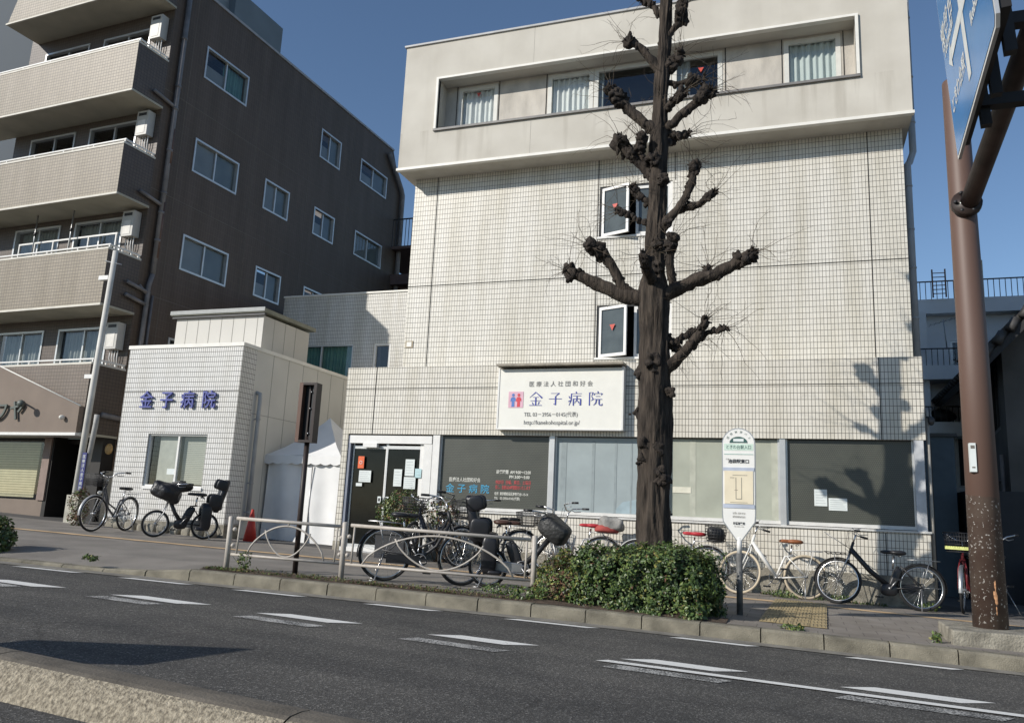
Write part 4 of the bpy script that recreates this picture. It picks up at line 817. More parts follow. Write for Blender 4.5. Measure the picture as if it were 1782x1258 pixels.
# ---------------------------------------------------------------- fence panels (guard rail)
FP=[(-6.84,8.62,.66),(-5.37,8.95,.70),(-3.02,9.42,.72)]
gr=empty('guard_rail',(-5.37,8.95,gz(-5.37)),label='beige tubular guard rail with arched infill along the kerb before the bicycles',category='guard rail')
def fence_panel(p0,p1,z0,z1,hh):
    d=Vector((p1[0]-p0[0],p1[1]-p0[1],0)); L=d.length
    X=Matrix.Translation((p0[0],p0[1],z0))@Matrix.Rotation(math.atan2(d.y,d.x),4,'Z')@Matrix.Rotation(-math.atan2(z1-z0,L),4,'Y')
    mb=MB(X); a,b=.06,L-.06
    mb.tube([(a,0,hh-.02),(b,0,hh-.02)],.022,FENCEM,10); addto(mb,'top_rail',gr)
    mb=MB(X); mb.tube([(a-.02,0,.19),(b+.02,0,.19)],.017,FENCEM,8); addto(mb,'bottom_rail',gr)
    for x in (a+.05,b-.05): mb=MB(X); mb.tube([(x,0,.19),(x,0,hh-.02)],.013,FENCEM,8); addto(mb,'upright',gr)
    n=24; top=hh-.07; w=(b-a)-.36; cx=(a+b)/2
    mb=MB(X); mb.tube([(cx+w/2*(2*i/n-1),0,.19+(top-.19)*max(0,math.cos((2*i/n-1)*1.5708))**.62) for i in range(n+1)],.012,FENCEM,8)
    mb.tube([(cx,0,top-.0),(cx,0,hh-.02)],.012,FENCEM,6); addto(mb,'arch',gr)
    mb=MB(X); mb.tube([(cx+w*.29*(2*i/n-1),0,top-.07-(top-.28)*max(0,math.cos((2*i/n-1)*1.5708))**.7) for i in range(n+1)],.011,FENCEM,8); addto(mb,'arch',gr)
    for x in (a-.01,b+.01):
        for z in (.3,hh-.16): mb=MB(X); mb.blob((x,0,z),(.028,.028,.028),FENCEM,sub=6); addto(mb,'clamp',gr)
for (x,y,h) in FP:
    z=gz(x); mb=MB(); mb.tube([(x,y,z-.1),(x,y,z+h-.01),(x,y,z+h)],[.034,.034,.02],FENCEM,12); addto(mb,'post',gr)
fence_panel(FP[0][:2],FP[1][:2],gz(FP[0][0]),gz(FP[1][0]),.66)
fence_panel(FP[1][:2],FP[2][:2],gz(FP[1][0]),gz(FP[2][0]),.685)
# ---------------------------------------------------------------- brown map sign seen from behind
ms=empty('street_sign',(-6.11,9.05,gz(-6.11)),R_(6),label='brown framed sign on a dark pole seen from behind in front of the tent',category='sign')
DB=mat('dark_brown_pole',(.03,.02,.017),.5,0,.2)
z0=1.67; z1=2.46
mb=MB(); mb.tube([(0,0,0),(0,0,1.75)],.034,DB,12); mb.build('pole',ms)
mb=MB(); mb.box(-.135,-.085,-.09,.06,z0,z1,BROWNP); mb.box(.075,.115,-.09,.06,z0,z1,DB); mb.box(-.085,.075,-.09,.06,z1-.03,z1,DB); mb.box(-.085,.075,-.09,.06,z0,z0+.03,DB); mb.build('frame',ms)
mb=MB(); mb.box(-.085,.075,.0,.05,z0+.03,z1-.03,mat('sign_back_black',(.008,.008,.008),.5)); mb.box(-.03,.0,-.03,.02,z0+.04,z1-.04,DB); mb.box(.03,.045,-.03,.02,z0+.04,z1-.04,DARK); mb.build('back_plate',ms)
mb=MB()
for z in (z0+.12,z0+.45,z1-.12): mb.blob((.02,-.04,z),(.014,.014,.014),CHROME,sub=4)
mb.build('bolt',ms)
# ---------------------------------------------------------------- bus stop sign
bs=empty('bus_stop_sign',(-.68,10.02,gz(-.68)),label='tall rounded white bus stop sign on a grey pole beside the hedge',category='bus stop sign')
def bs_outline(k=0):
    pts=[]; w=.195-k
    for i in range(17): a=math.pi*i/16; pts.append((w*math.cos(a),1.98+w*math.sin(a)))
    pts+= [(-w,1.14+k*.3),(-w*.96,1.06+k*.3),(-.06+k*.4,.88+k),(-.032+k*.3,.84+k),(.032-k*.3,.84+k),(.06-k*.4,.88+k),(w*.96,1.06+k*.3),(w,1.14+k*.3)]
    return pts
mb=MB(); o1=bs_outline(); n=len(o1); mb.add([(x,-.02,z) for x,z in o1]+[(x,.02,z) for x,z in o1],[tuple(range(n)),tuple(range(2*n-1,n-1,-1))]+[(i,(i+1)%n,n+(i+1)%n,n+i) for i in range(n)],STEEL); mb.build('frame',bs)
mb=MB(); mb.poly([(x,-.023,z) for x,z in bs_outline(.012)],mat('bus_sign_white',(.74,.73,.69),.45,0,.03)); mb.build('face',bs)
mb=MB(); mb.tube([(0,0,0),(0,0,.70)],.036,mat('worn_grey_post',(.13,.13,.125),.6,0,.35,12),12); mb.tube([(0,0,.70),(0,0,.88)],.03,WHITE,12); mb.build('pole',bs)
PC=mat('timetable_paper',(.70,.62,.46),.6,0,.06)
mb=MB(); mb.box(-.165,.165,-.032,-.024,1.27,1.66,PC); mb.build('timetable',bs)
mb=MB(); mb.box(-.18,.18,-.03,-.023,1.66,1.70,mat('pale_blue_strip',(.42,.46,.54),.5)); mb.build('band',bs); mb=MB(); mb.box(-.18,.18,-.03,-.023,1.22,1.265,MATS['pale_blue_strip']); mb.build('band',bs); mb=MB(); mb.box(-.17,.17,-.026,-.0235,1.905,1.985,mat('pale_green_band',(.55,.68,.58),.5)); mb.box(-.17,.17,-.0275,-.0235,1.855,1.862,mat('thin_green_line',(.3,.45,.4),.5)); mb.build('band',bs)
mb=MB(); y=-.034
GI=mat('faded_print',(.16,.15,.13),.7)
for x in (-.035,.03): mb.box(x,x+.006,y,y+.001,1.33,1.58,GI)
mb.box(-.035,.036,y,y+.001,1.325,1.331,GI); mb.box(-.05,-.01,y,y+.001,1.43,1.434,GI); mb.box(-.07,.10,y,y+.001,1.605,1.61,GI); mb.box(-.10,-.05,y,y+.001,1.575,1.58,GI); mb.box(-.1,.1,y,y+.001,1.285,1.289,GI); mb.build('route_diagram',bs)
DG=mat('dark_green_ink',(.04,.10,.09),.6)
mb=MB(); mb.poly([(.105*math.cos(math.pi*i/14),-.027,1.995+.075*math.sin(math.pi*i/14)) for i in range(15)],DG); mb.box(-.06,.06,-.0285,-.0275,2.01,2.045,PAPER); mb.build('emblem',bs)
def bt(s,size,x,z,m,**k):
    o=text_mesh('lettering',s,size,m,Matrix.Translation((x,-.0285,z))@Matrix.Rotation(R_(90),4,'X'),**k); o.parent=bs
bt('ときわ台駅入口',.052,0,1.925,DG,align='CENTER',sx=.82); bt('池袋駅東口',.052,.0,1.755,DARK,align='CENTER',sx=.95,off=.001); bt('行先',.022,-.15,1.79,GI)
bt('お問い合わせは',.03,0,1.15,GI,align='CENTER',sx=.7); bt('国際興業株式会社',.026,0,1.11,GI,align='CENTER',sx=.7); bt('板橋営業所',.034,0,1.03,DARK,align='CENTER',sx=.8,off=.001); bt('03-3960-1156',.02,0,1.0,GI,align='CENTER')
for i,ch in enumerate('国際興業バス'):
    a=R_(150-i*24); o=text_mesh('lettering',ch,.03,DG,Matrix.Translation((.142*math.cos(a),-.0285,1.985+.142*math.sin(a)))@Matrix.Rotation(R_(90),4,'X')@Matrix.Rotation(a-R_(90),4,'Z')@Matrix.Translation((-.015,-.01,0))); o.parent=bs
# ---------------------------------------------------------------- brown sign gantry at right
def gantry():
    base=Vector((1.87,9.99,-.93))
    g=empty('sign_gantry',base,label='tall flaking brown steel pole carrying an overhead sign arm at the right',category='sign pole')
    m=bpy.data.materials.new('flaking_brown_paint'); m.use_nodes=True; nt=m.node_tree; b=nt.nodes['Principled BSDF']; L=nt.links.new
    tc=N(nt,'ShaderNodeTexCoord'); v=N(nt,'ShaderNodeTexNoise'); v.inputs['Scale'].default_value=38; v.inputs['Detail'].default_value=3; L(tc.outputs['Object'],v.inputs['Vector'])
    r=N(nt,'ShaderNodeValToRGB'); r.color_ramp.elements[0].position=.635; r.color_ramp.elements[1].position=.66; r.color_ramp.elements[0].color=(0,0,0,1); r.color_ramp.elements[1].color=(1,1,1,1); L(v.outputs[0],r.inputs[0])
    sp=N(nt,'ShaderNodeSeparateXYZ'); L(tc.outputs['Object'],sp.inputs[0]); 
    n3=N(nt,'ShaderNodeTexNoise'); n3.inputs['Scale'].default_value=2; L(tc.outputs['Object'],n3.inputs['Vector'])
    ad=N(nt,'ShaderNodeMath',operation='MULTIPLY_ADD'); L(n3.outputs[0],ad.inputs[0]); ad.inputs[1].default_value=.25; L(sp.outputs[2],ad.inputs[2])
    lt=N(nt,'ShaderNodeMath',operation='LESS_THAN'); L(ad.outputs[0],lt.inputs[0]); lt.inputs[1].default_value=1.48
    mu=N(nt,'ShaderNodeMath',operation='MULTIPLY'); L(r.outputs[0],mu.inputs[0]); L(lt.outputs[0],mu.inputs[1])
    n2=N(nt,'ShaderNodeTexNoise'); n2.inputs['Scale'].default_value=4; n2.inputs['Detail'].default_value=9; L(tc.outputs['Object'],n2.inputs['Vector'])
    r2=N(nt,'ShaderNodeValToRGB'); r2.color_ramp.elements[0].position=.35; r2.color_ramp.elements[1].position=.65; r2.color_ramp.elements[0].color=(.07,.042,.032,1); r2.color_ramp.elements[1].color=(.105,.075,.058,1); L(n2.outputs[0],r2.inputs[0])
    mx0=N(nt,'ShaderNodeMix'); mx0.data_type='RGBA'; L(lt.outputs[0],mx0.inputs[0]); mx0.inputs[6].default_value=(.118,.070,.053,1); L(r2.outputs[0],mx0.inputs[7])
    mx=N(nt,'ShaderNodeMix'); mx.data_type='RGBA'; L(mu.outputs[0],mx.inputs[0]); L(mx0.outputs[2],mx.inputs[6]); mx.inputs[7].default_value=(.55,.52,.48,1); L(mx.outputs[2],b.inputs['Base Color']); b.inputs['Roughness'].default_value=.55
    mb=MB(); mb.tube([(0,0,0),(0.0,0,3),(-.02,0,6.26),(-.02,0,6.28)],[.168,.150,.13,.125],m,32); mb.build('pole',g)
    mb=MB(); mb.box(-.125,-.065,-.168,-.10,1.62,1.93,PAPER); mb.box(-.115,-.075,-.17,-.168,1.87,1.905,GI); mb.box(-.11,-.08,-.17,-.168,1.66,1.675,GI); mb.build('label_plate',g)
    mb=MB()
    for a,b_,w in ((.36,.50,.008),(.27,.37,.020),(.16,.22,.007)): mb.blob((.035,-.160,(a+b_)/2),(w,.008,(b_-a)/2+.01),mat('orange_scar',(.42,.22,.11),.8,0,.4,30),.8,.8,26,8)
    mb.build('paint_scar',g)
    jz=4.68
    A0=Vector((.03,-.18,jz)); A1=Vector((.71,-6.28,jz+2.72))
    mb=MB(); mb.tube([A0,A0.lerp(A1,.5),A1],[.10,.105,.11],mat('arm_brown',(.075,.048,.038),.6,0,.35,6),20); mb.build('arm',g)
    mb=MB(); mb.tube([(.0,-.12,jz-.02),(.0,-.19,jz)],.16,DB,18)
    for i in range(6): a=i*1.047; mb.tube([(.12*math.cos(a),-.19,jz+.12*math.sin(a)),(.12*math.cos(a),-.225,jz+.12*math.sin(a))],.02,DARK,6)
    mb.build('flange',g)
    mb=MB(); mb.tube([(0,-.12,6.05),(0,-.2,6.05)],.10,DB,14); mb.tube([(0,-.2,6.05),(.70,-6.2,7.6)],.07,MATS['arm_brown'],14); mb.build('upper_arm',g)
    return g
gantry()
# ---------------------------------------------------------------- plinth under the pole
mb=MB(); 
def pl_pts(z): return [(1.42,9.42,z),(4.6,9.72,z),(4.6,10.65,z),(1.42,10.35,z)]
a=pl_pts(gz(1.5)-.1); b=pl_pts(-.925); mb.add(a+b,[(4,5,6,7),(0,1,5,4),(1,2,6,5),(2,3,7,6),(3,0,4,7)],WCON)
o=mb.build('concrete_plinth',label='low weathered concrete block under the brown sign pole',category='plinth')
bv=o.modifiers.new('b','BEVEL'); bv.width=.015; bv.segments=2
# ---------------------------------------------------------------- blue direction sign
def blue_sign():
    # the board hangs over the road, facing traffic from the left
    P0=Vector((1.66,9.0,3.92)); P1=Vector((1.52,6.47,3.92)); H=2.6
    U=(P1-P0).normalized(); V=Vector((-.0,0,1)); V=(V+Vector((-.06,0,0))).normalized(); W=(P1-P0).length
    Nn=U.cross(V).normalized()
    if Nn.x>0: Nn=-Nn
    s=empty('direction_sign',(P0+P1)/2,label='large blue direction board seen at a steep angle at the top right',category='road sign')
    def Q(u,v,d=0): return P0+U*(u*W)+V*v+Nn*d-s.location
    BB=mat('blue_sign_face',(.045,.22,.52),.25,0,.15,1.2,spec=.6); BB2=mat('pale_reflective_blue',(.16,.26,.52),.3,0,.06)
    mb=MB(); mb.add([Q(0,0),Q(.97,0),Q(1,.08),Q(1,H),Q(0,H),Q(0,0,-.03),Q(.97,0,-.03),Q(1,.08,-.03),Q(1,H,-.03),Q(0,H,-.03)],[(9,8,7,6,5),(0,1,6,5),(1,2,7,6),(2,3,8,7),(3,4,9,8),(4,0,5,9)],ALU); mb.poly([Q(0,0),Q(.97,0),Q(1,.08),Q(1,H),Q(0,H)],WHITE); mb.build('board',s)
    mb=MB(); mb.poly([Q(.012,.03,.004),Q(.965,.03,.004),Q(.988,.09,.004),Q(.988,H-.03,.004),Q(.012,H-.03,.004)],BB); mb.build('face',s)
    mb=MB(); 
    WS=mat('white_sheeting',(.70,.72,.70),.4)
    def st(u0,v0,u1,v1,w,d=.008):
        a=Vector((u0*W,v0)); b=Vector((u1*W,v1)); n=(b-a).normalized(); n=Vector((-n.y,n.x))*w/2
        pts=[a+n,a-n,b-n,b+n]; mb.poly([Q(p.x/W,p.y,d) for p in pts],WS)
    st(.5,.25,.5,1.75,.16); st(.2,.95,.8,.95,.13,.009)
    mb.poly([Q(.42,1.7,.010),Q(.58,1.7,.010),Q(.5,2.0,.010)],WS); mb.poly([Q(.2,1.09,.010),Q(.2,.81,.010),Q(.12,.95,.010)],WS); mb.poly([Q(.8,1.09,.010),Q(.8,.81,.010),Q(.88,.95,.010)],WS)
    mb.build('arrow',s)
    def tx(str_,size,u,v):
        # text right vector runs towards the camera side as seen from the left
        M=Matrix.Identity(4); X=U if U.cross(V).dot(Nn)>0 else -U
        Z=Nn; Y=Z.cross(X)
        for i in range(3): M[i][0]=X[i]; M[i][1]=Y[i]; M[i][2]=Z[i]; M[i][3]=Q(u,v,.009)[i]
        o=text_mesh('lettering',str_,size,WS,M,align='CENTER',off=.004); o.parent=s
    tx('常盤台',.30,.18,1.25); tx('Tokiwadai',.17,.18,1.12); tx('板橋',.30,.82,1.25); tx('Itabashi',.17,.82,1.12); tx('池袋',.32,.5,2.05); tx('Ikebukuro',.17,.78,.55); tx('ときわ台駅',.2,.25,.45)
    # frame and brackets behind, reaching back to the arm
    mb=MB(); BK=mat('bracket_black',(.014,.012,.011),.5)
    for v in (.18,.95,1.7): mb.obox(Q(.5,v,-.08),U*W*.49,V*.045,Nn*.04,BK)
    for u in (.28,.52,.80): mb.obox(Q(u,H/2,-.17),U*.045,V*H*.5,Nn*.045,BK)
    for (y,z) in ((8.25,4.16),(7.35,4.45),(8.25,5.4),(7.35,5.6)): mb.obox(Vector((1.92,y,z))-s.location,(.24,0,0),(0,.06,0),(0,0,.055),BK)
    mb.build('mounting_frame',s)
blue_sign()
# ---------------------------------------------------------------- diamond sign added out of view at left, shaped to cast the road shadow
ws=empty('shadow_caster_sign',(-6.47,2.25,gz(-6.47)-.14),label='unseen yellow diamond plate on a post, added to cast the road shadow',category='road sign')
H0=gz(-6.47)-.14
mb=MB(); T=Vector((0,0,1.04-H0)); mb.add([T,T+Vector((.63,0,-.64)),T+Vector((0,0,-1.2)),T+Vector((-.63,0,-.51)),T+Vector((0,.02,0)),T+Vector((.63,.02,-.64)),T+Vector((0,.02,-1.2)),T+Vector((-.63,.02,-.51))],[(0,1,2,3),(7,6,5,4),(0,1,5,4),(1,2,6,5),(2,3,7,6),(3,0,4,7)],mat('sign_yellow',(.62,.42,.03),.4)); mb.build('plate',ws)
mb=MB(); mb.tube([(0,.04,0),(0,.04,1.9)],.03,WHITE,10); mb.build('pole',ws)
# ---------------------------------------------------------------- the pollarded tree
BARK=mat('bark',(.030,.023,.018),.95,0,.6,22,1.0,42,stretch=(1,1,.14),detail=8,col2=(.078,.061,.047))
KNOB=mat('knobbly_bark',(.022,.017,.014),.95,0,.5,16,1.0,45,detail=8,col2=(.055,.043,.034)); MOSS=mat('moss',(.09,.10,.03),.95)
def tree():
    Y=10.1; t=empty('pollarded_tree',(-1.72,Y,gz(-1.72)),label='dark pollarded street tree with knobbly stubs in front of the hospital',category='tree')
    o=t.location
    def V3(x,z,dy=0): return Vector((x-o.x,dy,z-o.z))
    tr=[(-1.70,-1.02,.33),(-1.70,-.75,.26),(-1.70,-.2,.212),(-1.71,.4,.205),(-1.715,1.0,.198),(-1.72,1.6,.19),(-1.725,1.95,.195),(-1.73,2.3,.18),(-1.735,2.75,.195),(-1.735,2.95,.20),(-1.735,3.2,.158),(-1.73,3.6,.145),(-1.72,4.0,.14),(-1.715,4.3,.13),(-1.71,4.7,.13),(-1.70,5.1,.135),(-1.69,5.4,.112),(-1.68,5.8,.103),(-1.66,6.1,.108),(-1.64,6.35,.098),(-1.63,6.8,.092),(-1.62,7.2,.096),(-1.60,7.8,.095),(-1.58,8.4,.085)]
    tr=[(a,z,r*(1 if z<3.1 else .88)) for a,z,r in tr]
    # dense resample
    path=[];rad=[]
    for (a,b) in zip(tr,tr[1:]):
        n=max(1,int((b[1]-a[1])/.06))
        for i in range(n):
            s=i/n; path.append(V3(a[0]+(b[0]-a[0])*s,a[1]+(b[1]-a[1])*s)); rad.append(a[2]+(b[2]-a[2])*s)
    mb=MB(); seg=64; vs=[]; fs=[]
    for i,(p,r) in enumerate(zip(path,rad)):
        for k in range(seg):
            a=2*math.pi*k/seg; d=Vector((math.cos(a),math.sin(a),0))
            q=Vector((d.x*2.2,d.y*2.2,p.z*1.1)); rr=r*(1+.20*noise.noise(q)+.14*noise.noise(q*2.6))
            fl=abs(noise.noise(Vector((d.x*11,d.y*11,p.z*2.6)))); fl2=noise.noise(Vector((d.x*19,d.y*19,p.z*5.4+7)))
            rr+=.026*fl-.006+.012*fl2
            vs.append(p+d*rr)
    n=len(path)
    for i in range(n-1):
        for k in range(seg): l=(k+1)%seg; fs.append((i*seg+k,i*seg+l,(i+1)*seg+l,(i+1)*seg+k))
    fs.append(tuple(range((n-1)*seg,n*seg)))
    mb.add(vs,fs,BARK,True)
    # burls on the trunk
    for (x,z,s_,dy) in ((-1.93,1.85,.06,-.06),(-1.95,1.35,.05,-.05),(-1.72,2.0,.07,-.2),(-1.60,.55,.08,-.19),(-1.83,.95,.06,-.19),(-1.86,.75,.045,-.18),(-1.5,1.6,.05,-.1),(-1.68,3.55,.06,-.16),(-1.70,3.25,.07,-.14),(-1.62,.9,.05,-.2),(-1.62,4.45,.06,-.13),(-1.75,4.75,.07,-.15),(-1.56,3.85,.06,-.1)):
        mb.blob(V3(x+(.02 if x<-1.75 else 0),z,dy*.86),(s_*1.15,s_*.9,s_*1.25),KNOB,1,1.3,15,14)
        for q_ in range(5): mb.blob(V3(x+random.gauss(0,s_*.5),z+random.gauss(0,s_*.7),dy*.92),(s_*.4,)*3,KNOB,1,1.2,24,8)
    mb.build('trunk',t)
    KS=1.0
    limbs=[ # path (x,z), r0, r1, knob size, dy
     ([(-1.67,6.52),(-1.57,6.62),(-1.46,6.74),(-1.40,6.87),(-1.38,6.98)],.055,.05,.10,-.1),
     ([(-1.66,6.05),(-1.80,6.25),(-1.94,6.44),(-2.12,6.55)],.08,.05,.085,-.15),
     ([(-1.62,6.1),(-1.53,6.2),(-1.44,6.30)],.07,.06,.11,-.05),
     ([(-1.66,5.95),(-1.50,5.91),(-1.30,5.94),(-1.16,5.98)],.05,.045,.10,.12),
     ([(-1.72,5.20),(-1.88,5.32),(-2.05,5.48),(-2.20,5.63),(-2.32,5.80)],.10,.07,.125,-.2),
     ([(-1.66,5.20),(-1.50,5.29),(-1.36,5.40),(-1.16,5.52),(-1.00,5.62)],.075,.06,.10,-.15),
     ([(-1.66,5.19),(-1.55,5.17),(-1.43,5.13),(-1.35,5.17)],.05,.05,.075,.1),
     ([(-1.66,5.50),(-1.55,5.54),(-1.45,5.60),(-1.34,5.64)],.06,.05,.08,-.2),
     ([(-1.74,4.50),(-1.90,4.70),(-2.06,4.86),(-2.20,5.06)],.085,.07,.125,-.15),
     ([(-1.80,4.62),(-1.91,4.80),(-1.91,5.05)],.06,.05,.09,-.2),
     ([(-1.70,3.72),(-1.59,3.89),(-1.43,4.04),(-1.31,4.21),(-1.23,4.44),(-1.20,4.60)],.085,.05,.075,-.15),
     ([(-1.45,4.04),(-1.28,4.06),(-1.12,4.10),(-0.97,4.20)],.055,.045,.07,-.12),
     ([(-1.72,4.04),(-1.79,4.15),(-1.91,4.25),(-2.01,4.38)],.055,.045,.06,-.1),
     ([(-1.74,3.85),(-1.93,3.95),(-2.09,4.06),(-2.23,4.11)],.03,.02,.035,-.05),
     ([(-1.70,2.84),(-1.93,2.87),(-2.16,2.93),(-2.42,3.05),(-2.66,3.16),(-2.88,3.28)],.125,.075,.10,-.1),
     ([(-1.95,2.88),(-2.15,3.03),(-2.27,3.28),(-2.38,3.45),(-2.54,3.54)],.075,.07,.12,-.25),
     ([(-1.72,2.82),(-1.58,2.92),(-1.40,2.98),(-1.22,3.07),(-0.95,3.12),(-0.74,3.23),(-0.50,3.36)],.125,.07,.11,-.1),
     ([(-1.49,2.94),(-1.50,3.15),(-1.52,3.38),(-1.49,3.56)],.06,.055,.10,-.2),
     ([(-1.07,3.08),(-1.07,3.24)],.05,.045,.065,.05),
     ([(-1.66,1.85),(-1.50,1.98),(-1.34,2.12),(-1.21,2.26),(-1.11,2.40),(-1.07,2.50)],.095,.05,.065,-.15),
     ([(-1.22,2.25),(-1.05,2.37),(-0.84,2.40)],.045,.03,.05,-.1),
     ([(-1.62,2.20),(-1.47,2.28),(-1.36,2.37),(-1.25,2.43)],.05,.04,.05,.15),
     ([(-1.72,6.95),(-1.80,7.15),(-1.95,7.3)],.05,.045,.09,0),([(-1.6,7.2),(-1.45,7.4),(-1.35,7.6)],.05,.045,.1,0),
     ([(-1.56,8.2),(-1.5,8.5),(-1.4,8.7)],.08,.06,.13,0),([(-1.60,2.35),(-1.50,2.27),(-1.44,2.2)],.07,.06,.07,.1),
     # stubs reaching towards the road and the wall
     ([(-1.72,3.0),(-1.75,3.1),(-1.78,3.25)],.08,.07,.09,-.55),([(-1.70,5.0),(-1.62,5.15),(-1.6,5.35)],.07,.06,.09,.5)]
    tips=[]
    for pts,r0,r1,kr,dy in limbs:
        kr*=KS; hi=pts[0][1]>3.6; r0*=.80 if hi else .92; r1*=.85 if hi else .95; mb=MB(); n=len(pts); P=[V3(x,z,dy*i/(n-1)) for i,(x,z) in enumerate(pts)]
        Q=[];RR=[]
        for i in range(n-1):
            for k in range(3):
                s=k/3; q=P[i].lerp(P[i+1],s); q+=Vector((noise.noise(q*9),noise.noise(q*9+Vector((5,0,0))),noise.noise(q*9+Vector((0,5,0)))))*.012; Q.append(q); RR.append((r0+(r1-r0)*(i+s)/(n-1)))
        Q.append(P[-1]); RR.append(r1)
        mb.tube(Q,RR,BARK,12,rough=.35,rf=9)
        e=P[-1]; d=(P[-1]-P[-2]).normalized()
        for k in range(15):
            w=Vector((random.gauss(0,1),random.gauss(0,1),random.gauss(0,1))).normalized(); c=e-d*kr*random.uniform(-.2,1.9)+w*kr*.5
            q_=kr*random.uniform(.28,.66); mb.blob(c,(q_,q_*random.uniform(.7,1.2),q_*random.uniform(.8,1.4)),KNOB,1,1.1,20,8)
        for k in range(12):   # short spurs
            w=(Vector((random.gauss(0,1),random.gauss(0,1),random.gauss(0,1)))+d*.8).normalized(); c=e+w*kr*.6
            mb.tube([c,c+w*random.uniform(.02,.06)],[.016,.009],KNOB,5)
        for k in range(int(len(Q)*2.2)):
            q=random.choice(Q); w=Vector((random.gauss(0,1),random.gauss(0,1),random.gauss(0,.8))).normalized()
            z_=random.uniform(.018,.045); mb.blob(q+w*r1*.75,(z_,z_,z_*1.2),KNOB,1,.9,20,6)
        mb.build('limb',t); tips.append((e,d,kr,Q))
    mb=MB(); TW=mat('twig',(.10,.078,.055),.9)
    for e,d,kr,Q in tips:
        for k in range(13):
            w=(Vector((random.gauss(0,1),random.gauss(0,.8),random.gauss(0,.6)))+d*1.0).normalized(); p=e+w*kr*.5 if random.random()<.75 else random.choice(Q)
            L=random.uniform(.2,.75); pts=[p]; n=6
            for i in range(n):
                w=(w+Vector((random.gauss(0,.22),random.gauss(0,.22),random.gauss(-.05,.2)))).normalized(); p=p+w*L/n; pts.append(p)
                if random.random()<.4:
                    w2=(w+Vector((random.gauss(0,.6),random.gauss(0,.6),random.gauss(0,.6)))).normalized(); mb.tube([p,p+w2*.07,p+w2*.13+Vector((0,0,-.02))],[.0018,.0015,.001],TW,3,cap=False)
            mb.tube(pts,[.0038-.0004*i for i in range(n+1)],TW,4,cap=False)
    mb.build('twigs',t)
tree()
# ---------------------------------------------------------------- foliage
LG=[mat('leaf_dark',(.034,.058,.018),.45,spec=.5),mat('leaf_green',(.062,.105,.026),.45,spec=.5),mat('leaf_light',(.12,.165,.04),.45,spec=.5),mat('leaf_yellow',(.21,.20,.05),.5),mat('leaf_rust',(.12,.055,.03),.6),mat('leaf_dry',(.14,.10,.055),.7)]
def leaves(name,parent,n,inside,mats,weights,size,box,tags=None):
    """scatter folded leaf faces where inside(p) in 0..1 accepts"""
    vs=[];fs=[];mi=[]
    k=0; tries=0
    while k<n and tries<n*40:
        tries+=1
        p=Vector((random.uniform(box[0],box[1]),random.uniform(box[2],box[3]),random.uniform(box[4],box[5])))
        a,nr=inside(p)
        if random.random()>a: continue
        d=(nr+Vector((random.gauss(0,.6),random.gauss(0,.6),random.gauss(.3,.5)))).normalized(); t=d.orthogonal().normalized(); t=Matrix.Rotation(random.uniform(0,6.283),3,d)@t; b=d.cross(t)
        s=size*random.uniform(.45,1.45); o=len(vs)
        tip=p+t*s; l=p+t*s*.45+b*s*.32-d*s*.1; r=p+t*s*.45-b*s*.32-d*s*.1
        vs+= [p,l,tip,r]; fs+= [(o,o+1,o+2),(o,o+2,o+3)]
        w=weights(p); m=random.choices(range(len(mats)),w)[0]; mi+=[m,m]; k+=1
    me=bpy.data.meshes.new(name); me.from_pydata([tuple(v) for v in vs],[],fs)
    for m in mats: me.materials.append(m)
    me.polygons.foreach_set('material_index',mi); me.update()
    o=bpy.data.objects.new(name,me); C.collection.objects.link(o)
    if parent: o.parent=parent
    for a,b in (tags or {}).items(): o[a]=b
    return o
def hedge_fn(x0,x1,y0,y1,zb,h,seed,power=5):
    cx,cy=(x0+x1)/2,(y0+y1)/2; hx,hy=(x1-x0)/2,(y1-y0)/2
    def f(p):
        z=(p.z-zb)/h
        u,v,w=(p.x-cx)/hx,(p.y-cy)/hy,z
        if z<0: return 0,Vector((0,0,1))
        q=(abs(u)**power+abs(v)**power+max(0,w)**power)**(1/power)
        bound=.92+.13*noise.noise(p*2.6+Vector((seed,0,0)))+.15*noise.noise(p*7+Vector((0,seed,0)))
        if q>bound: return 0,Vector((0,0,1))
        dep=bound-q
        clump=.5+.9*noise.noise(p*6.5+Vector((seed,seed,0)))
        a=max(0,1-dep/.2)*(.25+clump)
        nr=Vector((math.copysign(abs(u)**4,u),math.copysign(abs(v)**4,v),abs(w)**4)); nr=nr.normalized() if nr.length>0 else Vector((0,0,1))
        return max(0,min(1,a)),nr
    return f
